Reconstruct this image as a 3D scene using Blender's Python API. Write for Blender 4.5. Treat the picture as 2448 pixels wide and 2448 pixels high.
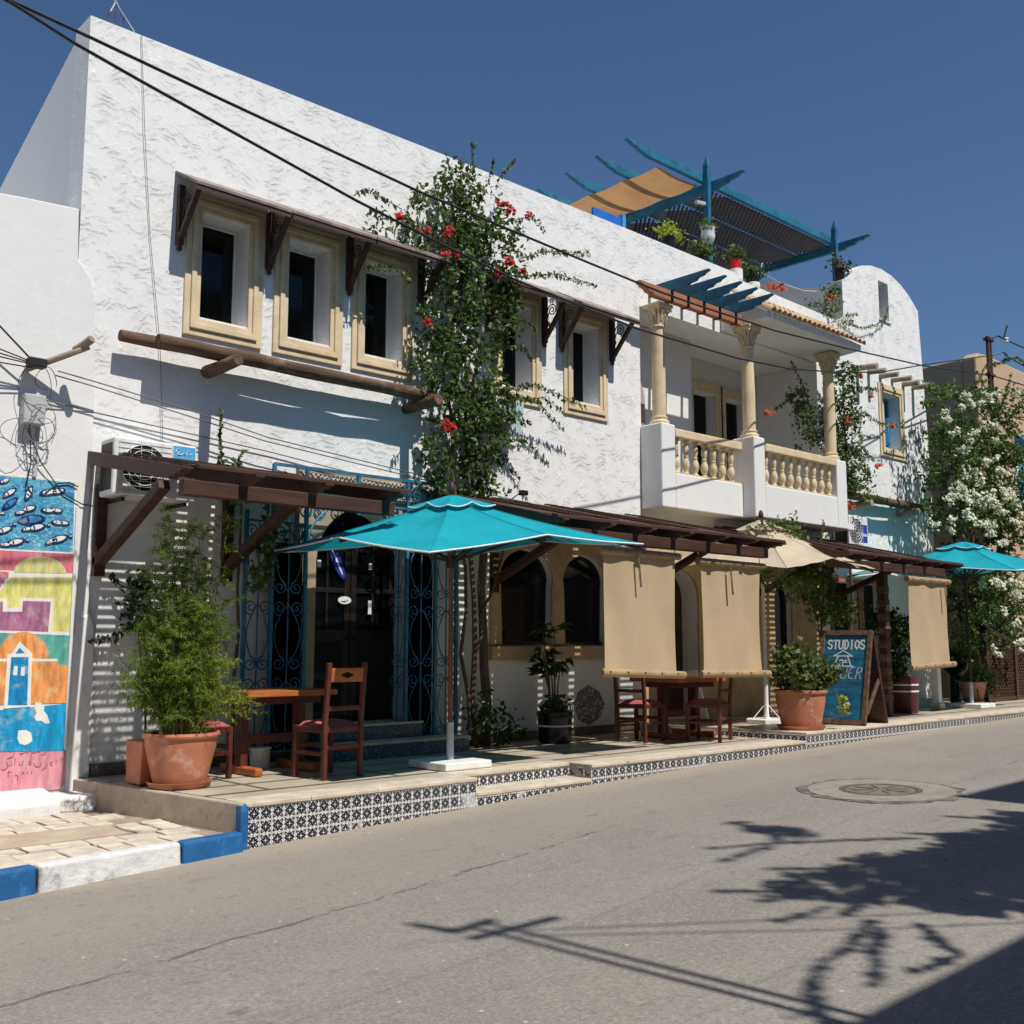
import bpy, math, random
import numpy as np
from mathutils import Vector, Matrix, geometry

for o in list(bpy.data.objects): bpy.data.objects.remove(o)
SC = bpy.context.scene
COL = SC.collection
random.seed(7)
R = math.radians

# ------------------------------------------------------------------ camera
cam = bpy.data.cameras.new('camera'); cam_o = bpy.data.objects.new('camera', cam); COL.objects.link(cam_o)
cam.sensor_width = 36; cam.lens = 37.65; cam.clip_start = .05; cam.clip_end = 1500
cam_o.location = (0, -9.51, 1.15)
PITCH, AZ = math.atan((1540-1224)/2560), R(47)
fw = Vector((math.cos(PITCH)*math.cos(AZ), math.cos(PITCH)*math.sin(AZ), math.sin(PITCH)))
cam_o.rotation_euler = fw.to_track_quat('-Z', 'Y').to_euler()
SC.camera = cam_o

# ------------------------------------------------------------------ sky, sun, exposure
SUN_EL, SUN_OFF = R(57.5), R(3.5)          # sun stands in front of the facade (-Y), a touch towards +X
to_sun = Vector((math.sin(SUN_OFF)*math.cos(SUN_EL), -math.cos(SUN_OFF)*math.cos(SUN_EL), math.sin(SUN_EL)))
W = bpy.data.worlds.new('World'); SC.world = W; W.use_nodes = True
nt = W.node_tree; nt.nodes.clear()
sky = nt.nodes.new('ShaderNodeTexSky'); sky.sky_type = 'NISHITA'; sky.sun_disc = False
sky.sun_elevation = SUN_EL; sky.sun_rotation = math.atan2(to_sun.x, to_sun.y)
sky.altitude = 0; sky.air_density = 1.15; sky.dust_density = 0; sky.ozone_density = 10.0
bg = nt.nodes.new('ShaderNodeBackground'); bg.inputs['Strength'].default_value = .070
wo = nt.nodes.new('ShaderNodeOutputWorld')
nt.links.new(sky.outputs[0], bg.inputs[0]); nt.links.new(bg.outputs[0], wo.inputs[0])
sl = bpy.data.lights.new('sun', 'SUN'); sl.energy = 4.6; sl.angle = R(.53); sl.color = (1, .955, .89)
sun = bpy.data.objects.new('sun', sl); COL.objects.link(sun)
sun.rotation_euler = (-to_sun).to_track_quat('-Z', 'Y').to_euler(); sun.location = (0, -20, 30)
SC.view_settings.view_transform = 'Standard'; SC.view_settings.look = 'None'
SC.view_settings.exposure = .1; SC.view_settings.gamma = 1; SC.view_settings.use_curve_mapping = False
SC.render.engine = 'CYCLES'
SC.cycles.max_bounces = 5; SC.cycles.diffuse_bounces = 3; SC.cycles.glossy_bounces = 3; SC.cycles.transmission_bounces = 4; SC.cycles.transparent_max_bounces = 6

# ------------------------------------------------------------------ helpers
LOC = {}
def tag(o, label=None, cat=None, group=None, kind=None):
    if label: o['label'] = label
    if cat: o['category'] = cat
    if group: o['group'] = group
    if kind: o['kind'] = kind
    return o
def thing(name, label, cat, loc=(0, 0, 0), rz=0, group=None):
    o = bpy.data.objects.new(name, None); COL.objects.link(o); o.empty_display_size = .1
    o.location = loc; o.rotation_euler = (0, 0, rz); LOC[o.name] = Vector(loc)
    return tag(o, label, cat, group)

class MB:
    def __init__(s): s.v = []; s.f = []; s.uv = None
    def add(s, vs, fs):
        n = len(s.v); s.v += [tuple(v) for v in vs]; s.f += [tuple(i+n for i in f) for f in fs]; return s
    def hexa(s, p): return s.add(p, [(0,3,2,1),(4,5,6,7),(0,1,5,4),(1,2,6,5),(2,3,7,6),(3,0,4,7)])
    def box(s, x0, x1, y0, y1, z0, z1):
        return s.hexa([(x0,y0,z0),(x1,y0,z0),(x1,y1,z0),(x0,y1,z0),(x0,y0,z1),(x1,y0,z1),(x1,y1,z1),(x0,y1,z1)])
    def bar(s, p, q, w, h, up=(0,0,1)):
        p = Vector(p); q = Vector(q); d = (q-p).normalized(); u = Vector(up)
        a = d.cross(u)
        if a.length < 1e-4: a = d.cross(Vector((1,0,0)))
        a.normalize(); b = a.cross(d).normalized(); a = a*w/2; b = b*h/2
        return s.hexa([p-a-b, p+a-b, q+a-b, q-a-b, p-a+b, p+a+b, q+a+b, q-a+b])
    def cyl(s, p, q, r0, r1=None, n=10): return s.tube([p, q], [r0, r0 if r1 is None else r1], n)
    def tube(s, pts, r, n=6, cap=True):
        pts = [Vector(p) for p in pts]; m = len(pts)
        rs = r if isinstance(r, (list, tuple)) else [r]*m
        vs = []; a = None
        for i, p in enumerate(pts):
            d = (pts[min(i+1, m-1)]-pts[max(i-1, 0)])
            if d.length < 1e-9: d = Vector((0,0,1))
            d.normalize()
            if a is None:
                a = d.cross(Vector((0,0,1)))
                if a.length < 1e-3: a = d.cross(Vector((0,1,0)))
            a = (a - d*a.dot(d))
            if a.length < 1e-6: a = d.orthogonal()
            a.normalize(); b = d.cross(a)
            for k in range(n):
                t = 2*math.pi*k/n; vs.append(p + (a*math.cos(t)+b*math.sin(t))*rs[i])
        fs = [(i*n+k, i*n+(k+1)%n, (i+1)*n+(k+1)%n, (i+1)*n+k) for i in range(m-1) for k in range(n)]
        if cap: fs += [tuple(range(n-1, -1, -1)), tuple((m-1)*n+k for k in range(n))]
        return s.add(vs, fs)
    def lathe(s, prof, c=(0,0,0), n=20, sx=1, sy=1):
        vs = []; fs = []; m = len(prof)
        for r, z in prof:
            for k in range(n):
                t = 2*math.pi*k/n; vs.append((c[0]+r*math.cos(t)*sx, c[1]+r*math.sin(t)*sy, c[2]+z))
        for i in range(m-1):
            for k in range(n): fs.append((i*n+k, i*n+(k+1)%n, (i+1)*n+(k+1)%n, (i+1)*n+k))
        if prof[0][0] > 1e-4: fs.append(tuple(range(n-1,-1,-1)))
        if prof[-1][0] > 1e-4: fs.append(tuple((m-1)*n+k for k in range(n)))
        return s.add(vs, fs)
    def prism(s, outer, fn, t0, t1, holes=()):
        """outer / holes: 2D loops; fn(u,v,t)->xyz; solid between t0 and t1"""
        loops = [list(outer)]+[list(h) for h in holes]
        tri = geometry.tessellate_polygon([[Vector((u, v, 0)) for u, v in L] for L in loops])
        flat = [p for L in loops for p in L]; n = len(flat)
        vs = [fn(u, v, t0) for u, v in flat]+[fn(u, v, t1) for u, v in flat]
        fs = [tuple(t) for t in tri]+[tuple(i+n for i in reversed(t)) for t in tri]
        b = 0
        for L in loops:
            m = len(L)
            for i in range(m): fs.append((b+i, b+(i+1)%m, n+b+(i+1)%m, n+b+i))
            b += m
        return s.add(vs, fs)
    def build(s, name, mat, parent=None, smooth=False, bevel=0, local=False, kind=None, seg=2, fix=True, label=None):
        off = Vector((0,0,0))
        if parent is not None and not local: off = LOC.get(parent.name, off)
        me = bpy.data.meshes.new(name)
        me.from_pydata([(v[0]-off.x, v[1]-off.y, v[2]-off.z) for v in s.v], [], s.f)
        if fix:
            import bmesh
            bm = bmesh.new(); bm.from_mesh(me); bmesh.ops.recalc_face_normals(bm, faces=bm.faces); bm.to_mesh(me); bm.free()
        if s.uv:
            ul = me.uv_layers.new(name='UVMap'); ul.data.foreach_set('uv', s.uv)
        me.update()
        return link(name, me, mat, parent, smooth, bevel, kind, seg, off, label)
def link(name, me, mat, parent=None, smooth=False, bevel=0, kind=None, seg=2, off=None, label=None):
    o = bpy.data.objects.new(name, me); COL.objects.link(o)
    if not me.materials: me.materials.append(mat)
    if smooth:
        me.shade_smooth()
        if smooth != 'all':
            try: me.set_sharp_from_angle(angle=R(38))
            except Exception: pass
    if bevel:
        b = o.modifiers.new('bevel', 'BEVEL'); b.width = bevel; b.segments = seg; b.limit_method = 'ANGLE'; b.angle_limit = R(40)
    if parent is not None:
        o.parent = parent; LOC[o.name] = off if off is not None else LOC.get(parent.name, Vector((0,0,0)))
    else: LOC[o.name] = Vector((0,0,0))
    if kind: o['kind'] = kind
    if label: o['label'] = label
    return o
def piece(name, me, parent, loc=(0,0,0), rot=(0,0,0), sc=(1,1,1), mat=None, bevel=0):
    """a piece that shares mesh data; loc in world coordinates"""
    o = bpy.data.objects.new(name, me); COL.objects.link(o)
    p = LOC.get(parent.name, Vector((0,0,0))) if parent is not None else Vector((0,0,0))
    o.parent = parent; o.location = Vector(loc)-p; o.rotation_euler = rot; o.scale = sc
    if bevel:
        b = o.modifiers.new('bevel', 'BEVEL'); b.width = bevel; b.segments = 2
    return o
def mesh_of(mb, name, mat, smooth=False):
    me = bpy.data.meshes.new(name); me.from_pydata(mb.v, [], mb.f)
    import bmesh
    bm = bmesh.new(); bm.from_mesh(me); bmesh.ops.recalc_face_normals(bm, faces=bm.faces); bm.to_mesh(me); bm.free()
    if mb.uv:
        ul = me.uv_layers.new(name='UVMap'); ul.data.foreach_set('uv', mb.uv)
    me.materials.append(mat)
    if smooth:
        me.shade_smooth()
        try: me.set_sharp_from_angle(angle=R(38))
        except Exception: pass
    return me
def copy_tree(o, parent=None):
    c = o.copy(); COL.objects.link(c)
    if parent is not None: c.parent = parent
    for ch in list(o.children): copy_tree(ch, c)
    return c
FX = lambda u, v, t: (u, t, v)          # polygon in the facade plane (x,z), t = y
FY = lambda u, v, t: (t, u, v)          # polygon in a side plane (y,z), t = x
FZ = lambda u, v, t: (u, v, t)          # polygon in plan

# ------------------------------------------------------------------ materials
def nodes(name):
    m = bpy.data.materials.new(name); m.use_nodes = True; t = m.node_tree; t.nodes.clear()
    out = t.nodes.new('ShaderNodeOutputMaterial'); b = t.nodes.new('ShaderNodeBsdfPrincipled')
    t.links.new(b.outputs[0], out.inputs[0]); return m, t, b, out
class G:
    """small node-graph helper"""
    def __init__(s, t): s.t = t
    def n(s, typ, **kw):
        x = s.t.nodes.new(typ)
        for k, v in kw.items(): setattr(x, k, v)
        return x
    def set(s, sock, v):
        if hasattr(v, 'is_linked') or isinstance(v, bpy.types.NodeSocket): s.t.links.new(v, sock)
        elif v is not None: sock.default_value = v
    def m(s, op, a, b=None, c=None, clamp=False):
        x = s.n('ShaderNodeMath', operation=op, use_clamp=clamp)
        s.set(x.inputs[0], a)
        if b is not None: s.set(x.inputs[1], b)
        if c is not None: s.set(x.inputs[2], c)
        return x.outputs[0]
    def pos(s): return s.n('ShaderNodeNewGeometry').outputs['Position']
    def xyz(s, v):
        x = s.n('ShaderNodeSeparateXYZ'); s.set(x.inputs[0], v); return x.outputs
    def noise(s, v, scale, detail=4, rough=.55, dist=0):
        x = s.n('ShaderNodeTexNoise'); s.set(x.inputs['Vector'], v); x.inputs['Scale'].default_value = scale
        x.inputs['Detail'].default_value = detail; x.inputs['Roughness'].default_value = rough; x.inputs['Distortion'].default_value = dist
        return x.outputs[0]
    def vor(s, v, scale, feature='F1', out=0, rnd=1):
        x = s.n('ShaderNodeTexVoronoi', feature=feature); s.set(x.inputs['Vector'], v); x.inputs['Scale'].default_value = scale
        x.inputs['Randomness'].default_value = rnd
        return x.outputs[out]
    def ramp(s, f, a, b, lo=0., hi=1.):
        x = s.n('ShaderNodeMapRange', interpolation_type='SMOOTHSTEP'); s.set(x.inputs[0], f)
        x.inputs[1].default_value = a; x.inputs[2].default_value = b; x.inputs[3].default_value = lo; x.inputs[4].default_value = hi
        return x.outputs[0]
    def mix(s, f, a, b, blend='MIX'):
        x = s.n('ShaderNodeMix', data_type='RGBA', blend_type=blend)
        s.set(x.inputs[0], f); s.set(x.inputs[6], a if not isinstance(a, tuple) else c4(a)); s.set(x.inputs[7], b if not isinstance(b, tuple) else c4(b))
        return x.outputs[2]
    def scale(s, v, sx, sy, sz):
        x = s.n('ShaderNodeVectorMath', operation='MULTIPLY'); s.set(x.inputs[0], v); x.inputs[1].default_value = (sx, sy, sz); return x.outputs[0]
    def vadd(s, a, b):
        x = s.n('ShaderNodeVectorMath', operation='ADD'); s.set(x.inputs[0], a); s.set(x.inputs[1], b); return x.outputs[0]
    def bump(s, h, strength=.4, dist=.01, normal=None):
        x = s.n('ShaderNodeBump'); s.set(x.inputs['Height'], h); x.inputs['Strength'].default_value = strength; x.inputs['Distance'].default_value = dist
        if normal is not None: s.set(x.inputs['Normal'], normal)
        return x.outputs[0]
def c4(c): return (c[0], c[1], c[2], 1)
def k(c, f): return tuple(min(1, x*f) for x in c)
def M(name, col, rough=.75, var=.14, scale=6, bump=.25, bscale=60, bdist=.004, metal=0, spec=.4, stain=None, samt=.5, sscale=3, aniso=None, trans=0, island=0):
    m, t, b, out = nodes(name); g = G(t); p = g.pos()
    if aniso: p2 = g.scale(p, *aniso)
    else: p2 = p
    n1 = g.noise(p2, scale, 6, .6)
    c = g.mix(g.ramp(n1, .3, .7), k(col, 1-var), k(col, 1+var))
    if island:
        rn = g.n('ShaderNodeNewGeometry').outputs['Random Per Island']
        c = g.mix(g.m('MULTIPLY', rn, island), c, k(col, .55))
    if stain:
        n2 = g.noise(p, sscale, 8, .65)
        c = g.mix(g.m('MULTIPLY', g.ramp(n2, .52, .68), samt), c, stain)
    t.links.new(c, b.inputs['Base Color'])
    b.inputs['Roughness'].default_value = rough; b.inputs['Metallic'].default_value = metal; b.inputs['Specular IOR Level'].default_value = spec
    if bump:
        t.links.new(g.bump(g.noise(p2, bscale, 5, .6), bump, bdist), b.inputs['Normal'])
    if trans:
        tr = g.n('ShaderNodeBsdfTranslucent'); t.links.new(c, tr.inputs[0]); mx = g.n('ShaderNodeMixShader'); mx.inputs[0].default_value = trans
        t.links.new(b.outputs[0], mx.inputs[1]); t.links.new(tr.outputs[0], mx.inputs[2]); t.links.new(mx.outputs[0], out.inputs[0])
    return m

def plaster(name, col, relief=1., rough=.9):
    m, t, b, out = nodes(name); g = G(t); p = g.pos()
    # trowelled crescent relief: saw-edged bands bent by noise, broken up by a mask
    wn = g.n('ShaderNodeTexNoise'); t.links.new(p, wn.inputs['Vector']); wn.inputs['Scale'].default_value = 2.4; wn.inputs['Detail'].default_value = 4
    wv = g.n('ShaderNodeVectorMath', operation='MULTIPLY_ADD'); t.links.new(wn.outputs['Color'], wv.inputs[0]); wv.inputs[1].default_value = (.75,.1,.75); t.links.new(p, wv.inputs[2])
    z = g.xyz(wv.outputs[0])
    ph = g.m('ADD', g.m('MULTIPLY', z[2], 10.5), g.m('MULTIPLY', g.m('ABSOLUTE', g.m('SINE', g.m('MULTIPLY', z[0], 10.))), -.55))
    ph = g.m('ADD', ph, g.m('MULTIPLY', z[0], -2.6))
    saw = g.m('POWER', g.m('FRACT', ph), 2.4)
    mask = g.ramp(g.noise(p, 5, 4, .6), .38, .66)
    h2 = g.noise(p, 17, 6, .62)
    h = g.m('ADD', g.m('MULTIPLY', g.m('MULTIPLY', saw, mask), .9*relief), g.m('MULTIPLY', h2, .26))
    dirt = g.noise(g.scale(p, 1.6, 1.6, .5), 2.2, 8, .7)
    c = g.mix(g.m('MULTIPLY', g.ramp(dirt, .55, .78), .12), col, (.60, .57, .52))
    zz = g.xyz(p)[2]; st = g.noise(g.scale(p, 3.2, 3.2, .22), 1.6, 6, .6)
    zone = g.m('MAXIMUM', g.ramp(zz, 5.9, 6.9), g.m('MULTIPLY', g.ramp(zz, 2.4, 3.6), g.ramp(zz, 4.3, 4.0)))
    c = g.mix(g.m('MULTIPLY', g.m('MULTIPLY', g.ramp(st, .50, .74), zone), .15), c, (.47,.45,.42))
    spk = g.noise(p, 55, 3, .6)
    c = g.mix(g.m('MULTIPLY', g.ramp(spk, .66, .76), .16), c, (.4, .38, .35))
    t.links.new(c, b.inputs['Base Color']); b.inputs['Roughness'].default_value = rough; b.inputs['Specular IOR Level'].default_value = .2
    t.links.new(g.bump(h, .72, .0125), b.inputs['Normal'])
    return m
def smooth_plaster(name, col, dirtamt=.3, streak=True, tint=(.5,.47,.43)):
    m, t, b, out = nodes(name); g = G(t); p = g.pos()
    d = g.noise(g.scale(p, 2.5, 2.5, .6 if streak else 2.5), 2.0, 8, .68)
    c = g.mix(g.m('MULTIPLY', g.ramp(d, .5, .75), dirtamt), col, tint)
    d2 = g.noise(p, 14, 6, .7)
    c = g.mix(g.m('MULTIPLY', g.ramp(d2, .6, .72), dirtamt*.5), c, k(tint, .7))
    t.links.new(c, b.inputs['Base Color']); b.inputs['Roughness'].default_value = .9; b.inputs['Specular IOR Level'].default_value = .2
    h = g.m('ADD', g.noise(p, 5, 5, .6), g.m('MULTIPLY', g.noise(p, 60, 4, .6), .25))
    t.links.new(g.bump(h, .5, .012), b.inputs['Normal']); return m
WHITE = plaster('white_trowelled_plaster', (.81, .805, .78))
WHITE_S = smooth_plaster('white_smooth_plaster', (.77, .765, .74), .12)
WHITE_OLD = smooth_plaster('weathered_white_plaster', (.80, .79, .76), .62, tint=(.38, .36, .33))
GREY_W = smooth_plaster('grey_white_render', (.60, .60, .61), .15)
OCHRE_W = smooth_plaster('ochre_render', (.50, .36, .24), .25, tint=(.36,.26,.18))
STONE = M('carved_sandstone', (.68, .55, .35), .85, .10, 5, .35, 45, .004, stain=(.42,.31,.17), samt=.35, sscale=7)
LIME = M('pale_limestone', (.62,.55,.43), .75, .1, 4, .2, 60, .003, stain=(.36,.30,.22), samt=.4)
DWOOD = M('dark_stained_timber', (.060, .027, .017), .6, .3, 5, .35, 26, .004, aniso=(.35,3,3))
OWOOD = M('orange_brown_timber', (.36, .15, .075), .6, .22, 5, .3, 26, .004, aniso=(.35,3,3))
LOGW = M('weathered_log', (.125, .072, .044), .85, .4, 6, .9, 24, .010, aniso=(.25,3,3), stain=(.26,.19,.13), samt=.7, sscale=5)
LOGG = M('grey_log', (.33, .27, .20), .85, .25, 6, .6, 22, .006, stain=(.2,.15,.1), samt=.5)
AWNW = M('grey_brown_awning_board', (.26, .21, .185), .85, .3, 7, .5, 30, .005, stain=(.40,.35,.31), samt=.6)
CHAIRW = M('mahogany_stained_wood', (.10, .026, .018), .42, .25, 6, .15, 40, .002)
TABLEW = M('varnished_orange_wood', (.42, .13, .035), .35, .25, 6, .15, 30, .002, aniso=(.5,3,3))
CUSH = M('dusty_red_cloth', (.40, .10, .10), .9, .12, 9, .4, 120, .002)
TEALW = M('blue_green_painted_wood', (.012, .135, .225), .6, .25, 5, .3, 30, .003, stain=(.04,.24,.34), samt=.5)
IRONB = M('blue_painted_iron', (.032, .15, .25), .5, .25, 8, .3, 60, .002, stain=(.02,.06,.1), samt=.4)  # blue darkened, the shade round the door put into the colour
IRON = M('black_iron', (.018, .017, .018), .5, .2, 10, .2, 80, .002)
TERRA = M('terracotta_plastic', (.46, .17, .09), .6, .13, 5, .15, 60, .002, stain=(.60,.40,.30), samt=.7, sscale=6)
SOIL = M('dark_soil', (.035,.024,.016), .95, .3, 30, .6, 50, .01)
BLACKP = M('glazed_black_pot', (.012,.010,.012), .25, .2, 8, .1, 60, .002)
MAROON = M('maroon_painted_tub', (.085,.022,.026), .55, .2, 6, .2, 50, .002)
WPAINT = M('white_paint', (.75,.745,.72), .5, .06, 8, .15, 60, .002, stain=(.45,.42,.38), samt=.3, sscale=10)
GREYP = M('grey_pvc', (.45,.46,.46), .5, .1, 8, .1, 60, .002)
BLUEK = M('blue_kerb_paint', (.010,.105,.285), .65, .16, 6, .5, 30, .006, stain=(.08,.24,.45), samt=.4, sscale=12)
CABLE = M('black_cable', (.02,.02,.022), .6, .1, 8, 0)
CABLEG = M('grey_cable', (.16,.15,.145), .7, .1, 8, 0)
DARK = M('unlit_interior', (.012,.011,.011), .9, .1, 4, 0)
OCHRE_P = M('ochre_limewash', (.50,.37,.21), .85, .14, 5, .3, 40, .004, stain=(.3,.18,.08), samt=.4)
LBLUE = M('blue_shutter_paint', (.06,.30,.58), .55, .12, 8, .2, 50, .002)
BRICK = M('old_tile_clay', (.52,.37,.22), .85, .22, 7, .5, 40, .006, stain=(.33,.2,.1), samt=.5, sscale=9)
REDP = M('red_plastic', (.62,.03,.02), .4, .08, 6, 0)
def glass_mat():
    m, t, b, out = nodes('dark_window_glass'); g = G(t)
    b.inputs['Base Color'].default_value = (.006,.007,.009,1); b.inputs['Roughness'].default_value = .05
    t.links.new(g.bump(g.noise(g.pos(), 2.2, 2), .10, .012), b.inputs['Normal'])
    tr = g.n('ShaderNodeBsdfTransparent'); tr.inputs[0].default_value = (.62,.66,.68,1); mx = g.n('ShaderNodeMixShader'); mx.inputs[0].default_value = .55
    t.links.new(b.outputs[0], mx.inputs[1]); t.links.new(tr.outputs[0], mx.inputs[2]); t.links.new(mx.outputs[0], out.inputs[0]); return m
GLASS = glass_mat()
def cloth(name, col, trans=.25, var=.13, fold=0):
    m, t, b, out = nodes(name); g = G(t); p = g.pos()
    c = g.mix(g.ramp(g.noise(p, 2.2, 7, .65), .3, .7), k(col, 1-var), k(col, 1+var))
    b.inputs['Roughness'].default_value = .85; b.inputs['Specular IOR Level'].default_value = .2
    t.links.new(c, b.inputs['Base Color'])
    w = g.m('ADD', g.m('SINE', g.m('MULTIPLY', g.xyz(p)[2], 900)), g.m('SINE', g.m('MULTIPLY', g.xyz(p)[0], 900)))
    h = g.m('ADD', g.m('MULTIPLY', w, .02), g.noise(g.scale(p, 3, 3, 1.2), 2.5, 6, .6))
    t.links.new(g.bump(h, .5, .022), b.inputs['Normal'])
    tr = g.n('ShaderNodeBsdfTranslucent'); t.links.new(c, tr.inputs[0]); mx = g.n('ShaderNodeMixShader'); mx.inputs[0].default_value = trans
    t.links.new(b.outputs[0], mx.inputs[1]); t.links.new(tr.outputs[0], mx.inputs[2]); t.links.new(mx.outputs[0], out.inputs[0]); return m
TEALC = cloth('turquoise_canvas', (.012,.385,.48), .26, .10)
CREAMC = cloth('cream_canvas', (.66,.57,.42), .3)
BEIGEC = cloth('beige_blind_canvas', (.61,.475,.295), .22, .05)
ORANGEC = cloth('tan_shade_cloth', (.50,.28,.125), .4)
TRIM = M('white_piping', (.72,.76,.76), .8, .05, 8, 0)
def leaf_mat(name, dark, light, trans=.3, rough=.5):
    m, t, b, out = nodes(name); g = G(t)
    rn = g.n('ShaderNodeNewGeometry').outputs['Random Per Island']
    n = g.noise(g.pos(), 3.5, 3)
    f = g.m('ADD', g.m('MULTIPLY', rn, .6), g.m('MULTIPLY', g.ramp(n, .35, .65), .4))
    c = g.mix(f, dark, light); t.links.new(c, b.inputs['Base Color'])
    b.inputs['Roughness'].default_value = rough; b.inputs['Specular IOR Level'].default_value = .35
    tr = g.n('ShaderNodeBsdfTranslucent'); t.links.new(g.mix(.35, c, (.22,.30,.02)), tr.inputs[0]); mx = g.n('ShaderNodeMixShader'); mx.inputs[0].default_value = trans
    t.links.new(b.outputs[0], mx.inputs[1]); t.links.new(tr.outputs[0], mx.inputs[2]); t.links.new(mx.outputs[0], out.inputs[0]); return m
LEAF = leaf_mat('bougainvillea_leaf', (.022,.055,.016), (.125,.195,.055))
LEAF2 = leaf_mat('leaf_light', (.05,.10,.02), (.15,.22,.06))
FEATH = leaf_mat('feathery_leaf', (.06,.125,.012), (.24,.33,.035), .35)
YELL = leaf_mat('yellow_green_leaf', (.24,.30,.02), (.50,.52,.06), .4)
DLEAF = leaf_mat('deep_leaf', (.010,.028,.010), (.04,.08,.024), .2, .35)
GERA = leaf_mat('geranium_leaf', (.035,.06,.015), (.16,.19,.06), .3)
REDF = leaf_mat('crimson_bract', (.45,.008,.02), (.72,.02,.05), .3, .7)
ORF = leaf_mat('coral_bract', (.55,.06,.03), (.75,.14,.07), .3, .7)
WHF = leaf_mat('white_bract', (.66,.66,.48), (.85,.84,.70), .3, .7)
BARK = M('bark', (.11,.075,.05), .9, .3, 20, .8, 40, .01)
STEMG = M('green_stem', (.16,.20,.09), .7, .2, 20, .2, 60, .002)
# ------------------------------------------------------------------ ground, road
def asphalt():
    m, t, b, out = nodes('worn_asphalt'); g = G(t); p = g.pos(); X = g.xyz(p)
    big = g.noise(p, .45, 6, .62); mid = g.noise(g.scale(p, .6, 2.2, 1), 1.6, 6, .65); fine = g.noise(p, 120, 2, .7); agg = g.vor(p, 70)
    base = g.mix(g.ramp(big, .3, .7), (.252,.226,.194), (.206,.189,.168))
    base = g.mix(g.m('MULTIPLY', g.ramp(mid, .45, .75), .45), base, (.270,.246,.214))
    # dusty, smoother strip beside the terrace
    wob = g.m('MULTIPLY', g.m('SUBTRACT', g.noise(p, 1.3, 4), .5), .30)
    yy = g.m('ADD', X[1], wob); near = g.ramp(yy, -4.6, -3.2)
    base = g.mix(g.m('MULTIPLY', near, .5), base, (.285,.254,.212))
    gut = g.ramp(yy, -2.95, -2.45); base = g.mix(g.m('MULTIPLY', gut, .65), base, (.36,.30,.222))
    # bands worn paler and smoother by wheels, and dark oil drips between them
    wt = g.m('ADD', X[1], g.m('MULTIPLY', g.m('SUBTRACT', g.noise(p, .5, 3), .5), .5))
    tyre = g.m('MAXIMUM', g.ramp(g.m('ABSOLUTE', g.m('ADD', wt, 5.2)), .38, .12), g.ramp(g.m('ABSOLUTE', g.m('ADD', wt, 6.9)), .38, .12))
    base = g.mix(g.m('MULTIPLY', tyre, .28), base, (.275,.262,.245))
    rough = g.m('SUBTRACT', 1., g.m('MULTIPLY', near, .6))
    oil = g.noise(g.scale(p, .7, 1.6, 1), 2.3, 4, .55); base = g.mix(g.m('MULTIPLY', g.ramp(oil, .60, .72), .35), base, (.13,.122,.113))
    # grain, mottling and aggregate
    gr1 = g.noise(p, 42, 3, .7); gr2 = g.noise(p, 13, 4, .65)
    base = g.mix(g.m('MULTIPLY', g.m('MULTIPLY', g.ramp(gr1, .50, .68), .42), rough), base, (.11,.100,.088))
    base = g.mix(g.m('MULTIPLY', g.m('MULTIPLY', g.ramp(gr1, .48, .34), .36), rough), base, (.41,.375,.325))
    base = g.mix(g.m('MULTIPLY', g.ramp(gr2, .54, .70), .38), base, (.13,.122,.112))
    base = g.mix(g.m('MULTIPLY', g.ramp(fine, .52, .72), .5), base, (.42,.40,.36))
    base = g.mix(g.m('MULTIPLY', g.ramp(agg, .20, .05), .45), base, (.085,.08,.075))
    spots = g.noise(g.scale(p, 1, 1.7, 1), 4.2, 3, .5)
    base = g.mix(g.m('MULTIPLY', g.ramp(spots, .70, .76), .45), base, (.085,.078,.072))
    # long open seam and older patch joint (real cracks in the surface)
    w2 = g.m('MULTIPLY', g.m('SUBTRACT', g.noise(p, 2.6, 8, .7), .5), .20)
    line = g.m('ADD', g.m('ADD', X[1], g.m('MULTIPLY', X[0], -.155)), w2)
    d1 = g.m('ABSOLUTE', g.m('ADD', line, 4.85)); cr = g.ramp(g.m('SUBTRACT', d1, g.m('MULTIPLY', g.noise(p, 9, 4), .016)), .012, .002)
    cr = g.m('MULTIPLY', cr, g.ramp(g.noise(p, 3.1, 5, .65), .40, .54)); cr = g.m('MULTIPLY', cr, g.ramp(X[0], 6.6, 6.0))
    line2 = g.m('ADD', g.m('ADD', X[1], g.m('MULTIPLY', X[0], -.10)), w2)
    d2 = g.m('ABSOLUTE', g.m('ADD', line2, 5.88)); cr2 = g.m('MULTIPLY', g.ramp(d2, .03, .004), .22)
    d3 = g.m('ABSOLUTE', g.m('ADD', line2, 7.1)); cr3 = g.m('MULTIPLY', g.ramp(d3, .03, .004), .12)
    allc = g.m('MAXIMUM', g.m('MAXIMUM', cr, cr2), cr3)
    base = g.mix(g.m('MULTIPLY', allc, .6), base, (.06,.053,.046))
    # pale specks of litter and plaster
    sp = g.vor(p, 4.3); base = g.mix(g.m('MULTIPLY', g.ramp(sp, .06, .035), .75), base, (.5,.47,.42))
    t.links.new(base, b.inputs['Base Color']); b.inputs['Roughness'].default_value = .88; b.inputs['Specular IOR Level'].default_value = .3
    h = g.m('ADD', g.m('MULTIPLY', fine, .5), g.m('MULTIPLY', g.noise(p, 28, 5, .6), .5)); h = g.m('SUBTRACT', h, g.m('MULTIPLY', allc, 1.2)); h = g.m('ADD', h, g.m('MULTIPLY', agg, .4))
    t.links.new(g.bump(h, .6, .006), b.inputs['Normal']); return m
ASPH = asphalt()
RX = [-60,-20,-4,0,2,4,6.16,7.63,9.5,11.8,14.5,17.8,24,40,120]
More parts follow.
